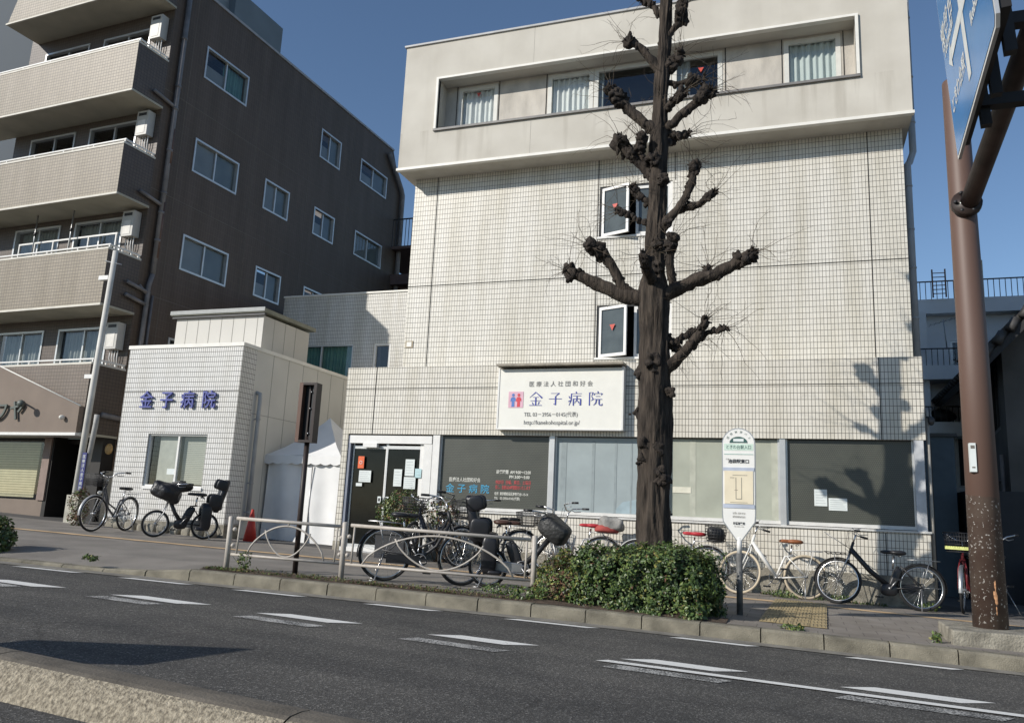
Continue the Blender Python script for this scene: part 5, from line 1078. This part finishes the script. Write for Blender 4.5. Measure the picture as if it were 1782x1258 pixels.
def hedge():
    zb=-1.02
    h=empty('hedge',(-1.6,9.6,zb),label='clipped green hedge at the foot of the tree',category='hedge')
    L=lambda p:(.30,.46,.20,.02,.01,.01) if noise.noise(p*4)<.22 else (.18,.36,.34,.09,.01,.02)
    o=leaves('foliage',None,27000,hedge_fn(-2.62,-.80,8.92,10.15,zb-.06,.86,3),LG,L,.042,(-2.8,-.7,8.8,10.3,zb-.06,zb+.9)); rel(o,h)
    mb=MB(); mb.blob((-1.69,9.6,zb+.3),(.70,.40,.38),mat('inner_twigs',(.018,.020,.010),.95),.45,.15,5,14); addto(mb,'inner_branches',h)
    h2=empty('azalea_bush',(-2.6,9.5,zb),label='straggly yellow green and reddish bush at the left end of the hedge',category='bush')
    L2=lambda p:(.16,.20,.22,.22,.10,.10) if p.z>zb+.38 or p.x<-2.75 else (.12,.16,.14,.12,.22,.24)
    o=leaves('foliage',None,6500,hedge_fn(-3.08,-2.2,9.02,10.0,zb-.02,.64,8,2.2),LG,L2,.038,(-3.1,-2.0,9.0,10.2,zb,zb+.9)); rel(o,h2)
    mb=MB()
    for i in range(70):
        a=Vector((random.uniform(-2.8,-2.3),random.uniform(9.3,9.9),zb)); b=a+Vector((random.gauss(0,.14),random.gauss(0,.12),random.uniform(.35,.7))); mb.tube([a,(a+b)/2+Vector((random.gauss(0,.03),0,0)),b],[.007,.005,.003],mat('woody_stem',(.10,.07,.045),.9),5)
    addto(mb,'stems',h2)
hedge()
def blob_fn(c,s,seed):
    c=Vector(c)
    def f(p):
        q=Vector(((p.x-c.x)/s[0],(p.y-c.y)/s[1],(p.z-c.z)/s[2])); l=q.length; b=.85+.3*noise.noise(p*5+Vector((seed,0,0)))
        if l>b: return 0,q
        return max(.05,1-(b-l)/.4),(q.normalized() if l>0 else Vector((0,0,1)))
    return f
def planter():
    p=empty('potted_shrub',(-6.72,12.9,gz(-6.7)),label='bushy green and red shrub in a dark planter before the entrance',category='potted plant')
    o=leaves('foliage',None,3600,blob_fn((-6.62,12.9,-.02),(.52,.4,.42),4),LG,lambda q:(.3,.25,.12,.08,.2,.05) if q.x>-6.7 else (.25,.3,.22,.15,.05,.03),.04,(-7.3,-6.0,12.3,13.4,-.5,.6)); rel(o,p)
    mb=MB(); mb.box(-7.0,-6.3,12.7,13.15,-.86,-.38,BLACKP); mb.box(-7.03,-6.27,12.67,13.18,-.42,-.36,DARK); addto(mb,'planter_box',p)
    q=empty('bare_twiggy_plant',(-5.9,13.1,gz(-5.9)),label='bare twiggy plant with few dark leaves below the dark lettered window',category='plant')
    mb=MB()
    for i in range(34):
        a=Vector((-5.95+random.gauss(0,.05),13.1,-.86)); w=Vector((random.gauss(0,.3),random.gauss(0,.15),1)).normalized(); pts=[a]
        L=random.uniform(.7,1.15)
        for k in range(6): w=(w+Vector((random.gauss(0,.15),random.gauss(0,.1),0))).normalized(); pts.append(pts[-1]+w*L/6)
        mb.tube(pts,[.009,.008,.007,.006,.005,.004,.003],MATS['woody_stem'],5)
    addto(mb,'stems',q)
    o=leaves('foliage',None,420,blob_fn((-5.95,13.1,.0),(.42,.25,.3),9),LG,lambda q:(.35,.15,.05,.02,.35,.08),.05,(-6.5,-5.4,12.7,13.4,-.5,.5)); rel(o,q)
    r=empty('reddish_shrub',(-14.2,12.9,gz(-14)),label='thin reddish shrub behind the thin white pole',category='shrub')
    o=leaves('foliage',None,1100,blob_fn((-14.15,12.95,-.25),(.22,.22,.5),2),LG,lambda q:(.1,.15,.08,.05,.42,.2),.045,(-14.6,-13.7,12.6,13.3,-.8,.5)); rel(o,r)
    s=empty('roadside_bush',(-10.3,8.2,gz(-10.3)),label='dark green bush at the far left edge of the pavement',category='bush')
    o=leaves('foliage',None,2600,blob_fn((-10.32,8.15,-.62),(.30,.3,.34),6),LG,lambda q:(.35,.35,.2,.06,.02,.02),.05,(-10.8,-9.8,7.7,8.6,-.9,-.1)); rel(o,s)
planter()
# weeds
def weed(x,y,h,n,label,w=.12,yel=False):
    z=gz(x); r=empty('weed',(x,y,z),label=label,category='weed',group='weeds along the pavement edge')
    mb=MB()
    for i in range(max(4,n//30)):
        b=Vector((random.gauss(0,w*.7),random.gauss(0,w*.4),h*random.uniform(.6,1))); mb.tube([(0,0,0),b*.5,b],[.004,.003,.002],LG[1],4,cap=False)
    mb.build('stem',r)
    o=leaves('foliage',r,n,blob_fn((0,0,h*.5),(w,w*.7,h*.55),x),LG,lambda q:(.15,.4,.35,.08,.01,.01),.035,(-w,w,-w,w,0,h*1.1))
weed(-6.62,8.68,.24,170,'leafy green weed at the left post of the guard rail'); weed(1.28,9.45,.12,90,'bright green weed at the corner of the concrete plinth',.08)
weed(-3.35,9.2,.14,260,'low weeds left of the post at the hedge end',.28); weed(-2.95,9.0,.16,260,'low weeds between the last post and the bush',.25); weed(-.22,13.15,.12,200,'weeds under the white bicycle by the wall',.3)
weed(.55,13.3,.12,200,'weeds between the white and the black bicycle',.25); weed(1.72,13.4,.13,160,'weeds at the hospital corner',.18); weed(-.12,9.15,.05,120,'flat weed at the kerb beside the tactile paving',.14); weed(-8.4,7.98,.05,140,'flat weed on the lowered kerb at the left',.12)
# litter strip of grass / dry leaves on the soil
def litter():
    vs=[];fs=[];mi=[]
    for k in range(5200):
        x=random.uniform(-7,-2.9); y=yk(x)+.16+abs(random.gauss(0,.2)); 
        dens=.35+.65*(noise.noise(Vector((x*2.2,y*3,0)))>.0)
        if random.random()>dens or y>yk(x)+.75: continue
        p=Vector((x,y,gz(x)+.02)); a=random.uniform(0,6.28); t=Vector((math.cos(a),math.sin(a),random.uniform(.0,1.2))).normalized(); b=Vector((-math.sin(a),math.cos(a),0)); s=random.uniform(.015,.04); o=len(vs)
        vs+= [p-b*s*.25,p+b*s*.25,p+t*s]; fs.append((o,o+1,o+2)); red=noise.noise(Vector((x*1.3,y,9)))>.25
        mi.append(random.choices(range(6),(.1,.25,.15,.1,.3 if red else .05,.25))[0])
    for k in range(2600):
        x=random.uniform(-13.8,1.8); 
        if -10.9<x<-6.2: continue
        y=13.57-abs(random.gauss(0,.10)); 
        if noise.noise(Vector((x*1.7,0,5)))<-.05: continue
        p=Vector((x,y,gz(x)+.0)); a=random.uniform(0,6.28); t=Vector((math.cos(a)*.5,math.sin(a)*.5,random.uniform(.4,1.2))).normalized(); b=Vector((-math.sin(a),math.cos(a),0)); s=random.uniform(.02,.07); o=len(vs)
        vs+= [p-b*s*.2,p+b*s*.2,p+t*s]; fs.append((o,o+1,o+2)); mi.append(random.choices(range(6),(.15,.35,.25,.1,.05,.1))[0])
    me=bpy.data.meshes.new('ground_cover'); me.from_pydata([tuple(v) for v in vs],[],fs)
    for m in LG: me.materials.append(m)
    me.polygons.foreach_set('material_index',mi); o=bpy.data.objects.new('ground_cover',me); C.collection.objects.link(o); o['kind']='stuff'; o['label']='sparse grass and dry leaf litter on the soil strip and along the walls'; o['category']='ground cover'
litter()
# rubble stones along the annex foot
for i in range(9):
    x=-13.4+i*.29+random.uniform(-.05,.05)
    mb=MB(); mb.blob((x,13.38,gz(x)+.06),(random.uniform(.09,.13),.1,random.uniform(.07,.11)),WCON,.5,.25,5,8)
    mb.build('stone_block',label='rough stone block at the annex foot, '+('leftmost','second from the left','third from the left','fourth from the left','middle','fourth from the right','third from the right','second from the right','rightmost')[i]+' of nine',category='stone',group='stone blocks along the annex wall')
# ---------------------------------------------------------------- bicycles
def bicycle(label,rear,front,Rr=.335,Rf=None,frame='step',fm=None,steer=0,lean=0,saddle=BLACKP,rim=None,tyre=None,parts=(),barm=None,basketm=None,bar='swept',wb=None,mud=None,seath=.84,seatx=.20):
    Rf=Rf or Rr; rim=rim or CHROME; tyre=tyre or RUB; barm=barm or CHROME; basketm=basketm or DARK; mud=mud or STEEL; fm=fm or DARK
    dx,dy=front[0]-rear[0],front[1]-rear[1]; wb=wb or math.hypot(dx,dy); hd=math.atan2(dy,dx)
    root=empty('bicycle',(rear[0],rear[1],gz(rear[0])+.005),0,label=label,category='bicycle',group='bicycles parked in front of the hospital')
    root.rotation_euler=(R_(lean),math.atan(.029*math.cos(hd)),hd)
    BB=Vector((.44,0,.28)); seatT=Vector((seatx,0,seath-.06)); clus=Vector((.30,0,.60)); ha=Vector((-.30,0,.95)).normalized()
    fa=Vector((wb,0,Rf)); hb=fa+Vector((-.04,0,0))+ha*(Rr+.10 if Rf>=.3 else .42); ht=hb+ha*.17; st=ht+ha*.12
    X=Matrix.Translation(hb)@Matrix.Rotation(R_(steer),4,ha)@Matrix.Translation(-hb)
    def wheel(c,R,xf):
        m=MB(xf); m.ring(c,(0,1,0),R-.019,.019,tyre,40,8); w=m.build('wheel',root)
        m=MB(xf); m.ring(c,(0,1,0),R-.043,.011,rim,36,6); m.build('rim',w)
        m=MB(xf)
        for i in range(28):
            a=i*2*math.pi/28; s=1 if i%2 else -1; b=a+(.35 if (i//2)%2 else -.35)
            m.tube([c+Vector((.02*math.cos(b),s*.028,.02*math.sin(b))),c+Vector(((R-.045)*math.cos(a),0,(R-.045)*math.sin(a)))],.0014,CHROME,3,cap=False)
        m.build('spokes',w)
        m=MB(xf); m.tube([c+Vector((0,-.05,0)),c+Vector((0,.05,0))],.022,STEEL,10); m.build('hub',w)
    wheel(Vector((0,0,Rr)),Rr,None); wheel(fa,Rf,X)
    m=MB(); ra=Vector((0,0,Rr))
    for s in (-1,1):
        m.tube([ra+Vector((0,s*.055,0)),BB+Vector((-.04,s*.03,0))],.009,fm,8); m.tube([ra+Vector((0,s*.055,0)),clus+Vector((-.03,s*.02,.0))],.008,fm,8)
    m.tube([BB,clus,seatT-Vector((.02,0,.16))],.016,fm,10); m.tube([hb,ht],.021,fm,12)
    if frame=='step': m.tube([hb+ha*.03,hb.lerp(BB,.45)+Vector((0,0,-.07)),BB+Vector((.02,0,.04)),BB],.021,fm,12); m.tube([hb+ha*.10,hb.lerp(BB,.5)+Vector((0,0,.02)),BB+Vector((-.03,0,.15))],.016,fm,10)
    elif frame=='straight': m.tube([hb+ha*.05,BB+Vector((.0,0,.02))],.030,fm,14); m.tube([BB,BB+Vector((0,0,.001))],.03,fm,10); m.tube([ra+Vector((0,.055,0)),BB],.010,fm,8)
    elif frame=='ebike': m.tube([hb+ha*.06,hb.lerp(BB,.5)+Vector((-.01,0,.0)),BB+Vector((.0,0,.03))],.036,fm,14); m.blob(BB+Vector((.0,0,-.02)),(.12,.06,.09),BLACKP,.7); m.blob(clus.lerp(BB,.55)+Vector((-.02,0,0)),(.055,.045,.17),BLACKP,.6,rot=Matrix.Rotation(R_(-22),3,'Y'))
    else: m.tube([hb+ha*.03,BB],.018,fm,10); m.tube([hb+ha*.15,clus+Vector((-.02,0,.05))],.016,fm,10)
    m.build('frame',root)
    m=MB(X)
    for s in (-1,1): m.tube([fa+Vector((0,s*.055,0)),fa+Vector((-.04,s*.055,0))+ha*(Rf*.9),hb+Vector((0,s*.03,0))],.010,fm if frame!='ebike' else STEEL,8)
    m.tube([hb+Vector((0,-.04,0)),hb+Vector((0,.04,0))],.014,fm,8); m.build('fork',root)
    m=MB(); m.tube([seatT-Vector((-.02,0,.18)),seatT],.013,CHROME,8); m.build('seat_post',root)
    m=MB(); m.blob(seatT+Vector((-.05,0,.05)),(.12,.10,.035),saddle,.8); m.blob(seatT+Vector((.08,0,.05)),(.11,.035,.028),saddle,.8)
    for s in (-1,1): m.ring(seatT+Vector((-.08,s*.05,0)),(0,0,1),.018,.006,CHROME,8,4)
    m.build('saddle',root)
    m=MB(X); m.tube([ht,st],.012,CHROME,8)
    if bar=='swept': pts=[st+Vector((-.24,-.27,.10)),st+Vector((-.12,-.26,.10)),st+Vector((.02,-.20,.08)),st+Vector((.02,-.08,.01)),st,st+Vector((.02,.08,.01)),st+Vector((.02,.20,.08)),st+Vector((-.12,.26,.10)),st+Vector((-.24,.27,.10))]
    else: pts=[st+Vector((-.10,-.29,.0)),st+Vector((-.02,-.2,.01)),st+Vector((.02,-.05,0)),st+Vector((.02,.05,0)),st+Vector((-.02,.2,.01)),st+Vector((-.10,.29,.0))]
    m.tube(pts,.011,barm,8); hbar=m.build('handlebar',root)
    m=MB(X); m.tube([pts[0]+(pts[1]-pts[0])*-.05,pts[0].lerp(pts[1],.9)],.017,BLACKP,8); m.build('grip',hbar); m=MB(X); m.tube([pts[-1]+(pts[-2]-pts[-1])*-.05,pts[-1].lerp(pts[-2],.9)],.017,BLACKP,8); m.build('grip',hbar)
    m=MB(X)
    for s in (-1,1): m.tube([st+Vector((.02,s*.16,.06)),st+Vector((-.02,s*.2,.03)),st+Vector((-.12,s*.24,.045))],.006,STEEL,5)
    for s in (-1,1): m.tube([st+Vector((.03,s*.15,.05)),st+Vector((.10,s*.06,.04)),hb+Vector((.05,s*.03,.1))],.003,BLACKP,4)
    m.build('brake_lever',hbar)
    m=MB(); m.ring(BB+Vector((0,-.05,0)),(0,1,0),.085,.006,STEEL,20,5); m.tube([BB+Vector((0,-.06,0)),BB+Vector((0,.06,0))],.02,STEEL,8)
    m.tube([BB+Vector((0,-.07,0)),BB+Vector((.10,-.08,-.13))],.009,STEEL,6); m.tube([BB+Vector((0,.07,0)),BB+Vector((-.10,.08,.13))],.009,STEEL,6); ck=m.build('crank',root)
    m=MB(); m.box(.05+BB.x,.15+BB.x,-.17,-.09,BB.z-.145,BB.z-.12,BLACKP); m.build('pedal',ck); m=MB(); m.box(-.15+BB.x,-.05+BB.x,.09,.17,BB.z+.12,BB.z+.145,BLACKP); m.build('pedal',ck)
    if 'guard' in parts: m=MB(); m.tube([BB+Vector((.08,-.055,.02)),BB+Vector((-.2,-.055,.06)),ra+Vector((-.04,-.055,.05)),ra+Vector((-.04,-.055,-.03)),BB+Vector((0,-.055,-.07)),BB+Vector((.09,-.055,-.02))],.012,mud,6,closed=True); m.box(.02,BB.x,-.062,-.05,BB.z-.05,BB.z+.06,mud); m.build('chain_guard',root)
    def fender(c,R,a0,a1,xf):
        m=MB(xf); n=20; vs=[]
        for i in range(n+1):
            a=R_(a0+(a1-a0)*i/n); dd=Vector((math.cos(a),0,math.sin(a)))
            for s,q in ((-.028,R+.004),(-.015,R+.018),(.015,R+.018),(.028,R+.004)): vs.append(c+dd*q+Vector((0,s,0)))
        m.add(vs,[(i*4+j,i*4+j+1,(i+1)*4+j+1,(i+1)*4+j) for i in range(n) for j in range(3)],mud,True)
        m.tube([c+Vector((0,-.05,0)),c+Vector((math.cos(R_(a1-12)),-.0,math.sin(R_(a1-12))))*(R+.01)],.003,STEEL,4) if xf is None else None
        m.build('mudguard',root)
    if 'fenders' in parts: fender(ra,Rr,30,190,None); fender(fa,Rf,-5,120,X)
    if 'rack' in parts:
        m=MB(); z=Rr*2+.06
        for s in (-1,1): m.tube([(.20,s*.05,z-.01),(.0,s*.065,z),(-.24,s*.065,z)],.006,rk:=(fm if 'paintrack' in parts else STEEL),6); m.tube([ra+Vector((0,s*.06,0)),(-.10,s*.065,z)],.005,rk,5)
        for x in (.1,-.02,-.13,-.24): m.tube([(x,-.065,z),(x,.065,z)],.005,rk,5)
        m.build('rear_rack',root)
    m=MB()
    if 'kick2' in parts:
        for s in (-1,1): m.tube([ra+Vector((-.02,s*.07,-.02)),Vector((-.10,s*.13,.01)),Vector((-.16,s*.13,.01))],.009,STEEL,6)
        m.tube([(-.10,-.13,.01),(-.10,.13,.01)],.008,STEEL,6)
    else: m.tube([ra+Vector((.02,.06,-.02)),Vector((.06,.20,.0))],.008,STEEL,6)
    m.build('kickstand',root)
    def basket(xf,c,w,d,h,mt,name='basket'):
        m=MB(xf); nx,ny,nz=7,6,5
        def P(a,b,t): k=.82+.18*t; return Vector((c[0]+a*d/2*k,c[1]+b*w/2*k,c[2]+h*t))
        for t in [i/nz for i in range(nz+1)]:
            m.tube([P(-1,-1,t),P(1,-1,t),P(1,1,t),P(-1,1,t)],.006 if t in (0,1) else .0042,mt,4,closed=True)
        for i in range(nx+1):
            a=2*i/nx-1
            for b in (-1,1): m.tube([P(a,b,0),P(a,b,1)],.004,mt,3)
            m.tube([P(a,-1,0),P(a,1,0)],.004,mt,3)
        for i in range(ny*2+1):
            b=i/ny-1
            for a in (-1,1): m.tube([P(a,b,0),P(a,b,1)],.004,mt,3)
        return m.build(name,root)
    if 'basket' in parts: basket(X,(hb.x+.20,0,hb.z+.10),.36,.27,.22,basketm)
    if 'bigbasket' in parts: basket(X,(hb.x+.21,0,hb.z+.12),.42,.32,.27,basketm)
    if 'frack' in parts:
        m=MB(X); z=Rf*2+.07
        for s in (-1,1): m.tube([(hb.x+.04,s*.07,z),(hb.x+.34,s*.09,z+.01)],.007,DARK,5); m.tube([fa+Vector((0,s*.06,0)),(hb.x+.20,s*.08,z)],.005,STEEL,5)
        for k in range(5): m.tube([(hb.x+.06+k*.065,-.09,z),(hb.x+.06+k*.065,.09,z)],.006,DARK,5)
        m.tube([(hb.x+.0,0,z+.08),(hb.x+.34,-.1,z+.30)],.004,STEEL,4); m.tube([(hb.x+.0,0,z+.08),(hb.x+.34,.1,z+.30)],.004,STEEL,4); m.tube([(hb.x+.34,-.1,z+.30),(hb.x+.34,.1,z+.30)],.004,STEEL,4)
        m.build('front_rack',root)
    if 'rearbasket' in parts: basket(None,(-.12,0,Rr*2+.08),.32,.34,.22,basketm)
    if 'light' in parts: m=MB(X); m.blob((hb.x+.09,0,hb.z-.02),(.045,.035,.035),BRIGHT); m.build('headlight',root)
    if 'battery' in parts: m=MB(); m.blob(clus.lerp(BB,.5)+Vector((-.07,0,0)),(.05,.045,.16),BLACKP,.5,rot=Matrix.Rotation(R_(-22),3,'Y')); m.build('battery',root)
    if 'childseat' in parts:
        SB=mat('child_seat_shell',(.014,.014,.017),.38,0,.3,spec=.5); z=Rr*2+.10; rot=Matrix.Rotation(R_(-14),3,'Y'); m=MB()
        m.blob((-.08,0,z+.02),(.19,.17,.07),SB,.55); m.blob((-.22,0,z+.22),(.07,.17,.32),SB,.55,rot=rot)
        for s in (-1,1): m.blob((-.12,s*.165,z+.13),(.13,.022,.13),SB,.6); m.blob((.02,s*.15,z-.19),(.10,.05,.24),SB,.5); m.blob((.10,s*.15,z-.40),(.10,.05,.03),SB,.6)
        c=m.build('child_seat',root)
        m=MB(); m.blob((-.28,0,z+.43),(.055,.17,.12),SB,.6,rot=rot); m.blob((-.20,.155,z+.44),(.11,.025,.10),SB,.6,rot=rot); m.blob((-.20,-.155,z+.44),(.11,.025,.10),SB,.6,rot=rot); m.build('headrest',c)
        m=MB(); m.tube([(.10,-.16,z+.16),(.12,-.08,z+.20),(.12,.08,z+.20),(.10,.16,z+.16)],.012,DARK,6); m.build('grab_bar',c)
    if 'frontcover' in parts:
        m=MB(X); m.blob((hb.x+.05,0,hb.z+.20),(.27,.20,.18),mat('black_cover_fabric',(.013,.013,.015),.42,0,.4,6,spec=.5,bump=1.0,bscale=14,detail=5),.8,.35,5,20,rot=Matrix.Rotation(R_(-20),3,'Y'))
        m.blob((hb.x-.20,0,hb.z+.30),(.18,.17,.09),MATS['black_cover_fabric'],.8,.3,6,14); m.build('child_seat_cover',root)
    if 'greycover' in parts:
        m=MB(X); m.blob((hb.x+.0,0,hb.z+.14),(.21,.18,.14),mat('charcoal_cover',(.034,.034,.033),.5,0,.45,8,bump=1.0,bscale=16,detail=5),.55,.22,5,18,rot=Matrix.Rotation(R_(28),3,'Y')); m.build('child_seat_cover',root)
    if 'clothcover' in parts:
        m=MB(); m.blob((-.12,0,Rr*2+.20),(.20,.17,.12),mat('grey_cloth',(.27,.26,.24),.8,0,.35,7,bump=1.0,bscale=14,detail=5),.5,.3,6,16); m.build('basket_cover',root)
        m=MB(); m.blob((-.06,0,Rr*2+.12),(.19,.175,.06),mat('red_cloth',(.32,.06,.05),.8,0,.3,6),.5,.25,6,14); m.build('cloth_hem',root)
    if 'bag' in parts: m=MB(); m.blob((-.12,0,Rr*2+.17),(.13,.13,.12),BLACKP,.6,.2,6,10); m.build('bag',root)
    if 'band' in parts:
        m=MB(X); m.box(hb.x+.345,hb.x+.35,-.19,.19,hb.z+.15,hb.z+.195,mat('yellow_band',(.62,.66,.22),.6)); m.build('reflective_band',root)
    return root
WB=mat('white_bicycle_paint',(.72,.71,.67),.35,0,.04); CRT=mat('cream_tyre',(.52,.44,.32),.75,0,.1); TANL=mat('tan_leather',(.28,.10,.04),.5); REDS=mat('red_saddle',(.42,.03,.04),.5); DRED=mat('dark_red_paint',(.16,.02,.025),.4); NAVY=mat('dark_navy_paint',(.02,.025,.04),.4)
SILV=mat('silver_paint',(.40,.40,.40),.4,.3)
bicycle('grey city bicycle with a wire front basket leaning by the thin white pole',(-12.70,12.80),(-12.52,11.80),frame='step',fm=mat('graphite_paint',(.10,.10,.11),.4),parts=('basket','fenders','rack','kick2','light'),steer=-8,lean=-3,mud=SILV)
bicycle('bicycle with a black covered front seat and a rear child seat before the annex',(-10.70,12.72),(-11.27,12.06),Rr=.25,Rf=.25,frame='ebike',fm=BLACKP,parts=('childseat','frontcover','battery','guard','kick2'),steer=8,lean=-3,rim=STEEL)
bicycle('black city bicycle with big wheels right behind the guard rail',(-4.97,9.28),(-4.10,9.72),frame='step',fm=DARK,parts=('basket','fenders','rack','guard','kick2'),steer=22,lean=2,mud=BLACKP)
bicycle('bicycle with an empty black rear child seat behind the guard rail',(-3.80,9.90),(-2.85,10.15),Rr=.255,Rf=.255,frame='ebike',fm=BLACKP,parts=('childseat','greycover','battery','guard','kick2'),steer=-14,lean=3,saddle=mat('brown_saddle',(.07,.035,.025),.4))
bicycle('dark bicycle with front basket between the potted shrub and the twiggy plant',(-5.75,13.1),(-5.95,12.05),frame='step',fm=NAVY,parts=('basket','fenders','rack'),steer=14,lean=3,mud=BLACKP)
bicycle('dark bicycle with a wire rear basket below the lettered window',(-4.4,12.95),(-5.2,12.3),frame='step',fm=NAVY,parts=('rearbasket','fenders','rack'),steer=14,lean=3,mud=BLACKP)
bicycle('silver bicycle with red saddle and cloth covered rear basket left of the trunk',(-3.05,13.05),(-3.85,12.85),frame='step',fm=SILV,parts=('fenders','rack','clothcover'),steer=-20,lean=3,saddle=REDS,mud=SILV)
bicycle('bicycle with bright red saddle and black rear basket right of the trunk',(-1.38,13.05),(-2.45,12.95),frame='step',fm=SILV,parts=('rearbasket','bag','fenders','rack'),lean=3,saddle=REDS,mud=mat('white_mud',(.5,.5,.48),.4))
bicycle('white bicycle with cream tyres and tan saddle by the hospital wall',(.06,13.16),(-.88,12.93),Rr=.325,frame='straight',fm=WB,saddle=TANL,tyre=CRT,rim=mat('dark_rim',(.08,.08,.08),.4),parts=('rack','paintrack'),lean=4,bar='flat',steer=-30)
bicycle('black electric bicycle with front rack and grey tyres by the hospital wall',(1.62,13.18),(.50,13.0),Rr=.325,frame='ebike',fm=BLACKP,parts=('fenders','rack','frack','guard'),lean=3,bar='flat',steer=-24,rim=CHROME,mud=BLACKP,seath=.80,seatx=.36)
bicycle('dark red bicycle facing out of the alley with a yellow band on its basket',(2.55,14.5),(2.2,13.50),frame='step',fm=DRED,parts=('bigbasket','band','fenders'),steer=6,lean=1,mud=STEEL)
bicycle('silver bicycle half hidden behind the brown pole in the alley',(2.9,14.4),(2.62,13.4),frame='step',fm=SILV,parts=('fenders','basket'),steer=-14,lean=2)
mb=MB(); mb.blob((2.62,13.55,-.30),(.07,.10,.30),mat('teal_fabric',(.06,.28,.27),.7,0,.2),.6,.35,5,14); mb.blob((2.60,13.5,-.02),(.06,.08,.14),PAPER,.6,.3,6,10); mb.build('hanging_raincoat',label='teal and white raincoat hanging beside the brown pole in the alley',category='raincoat')
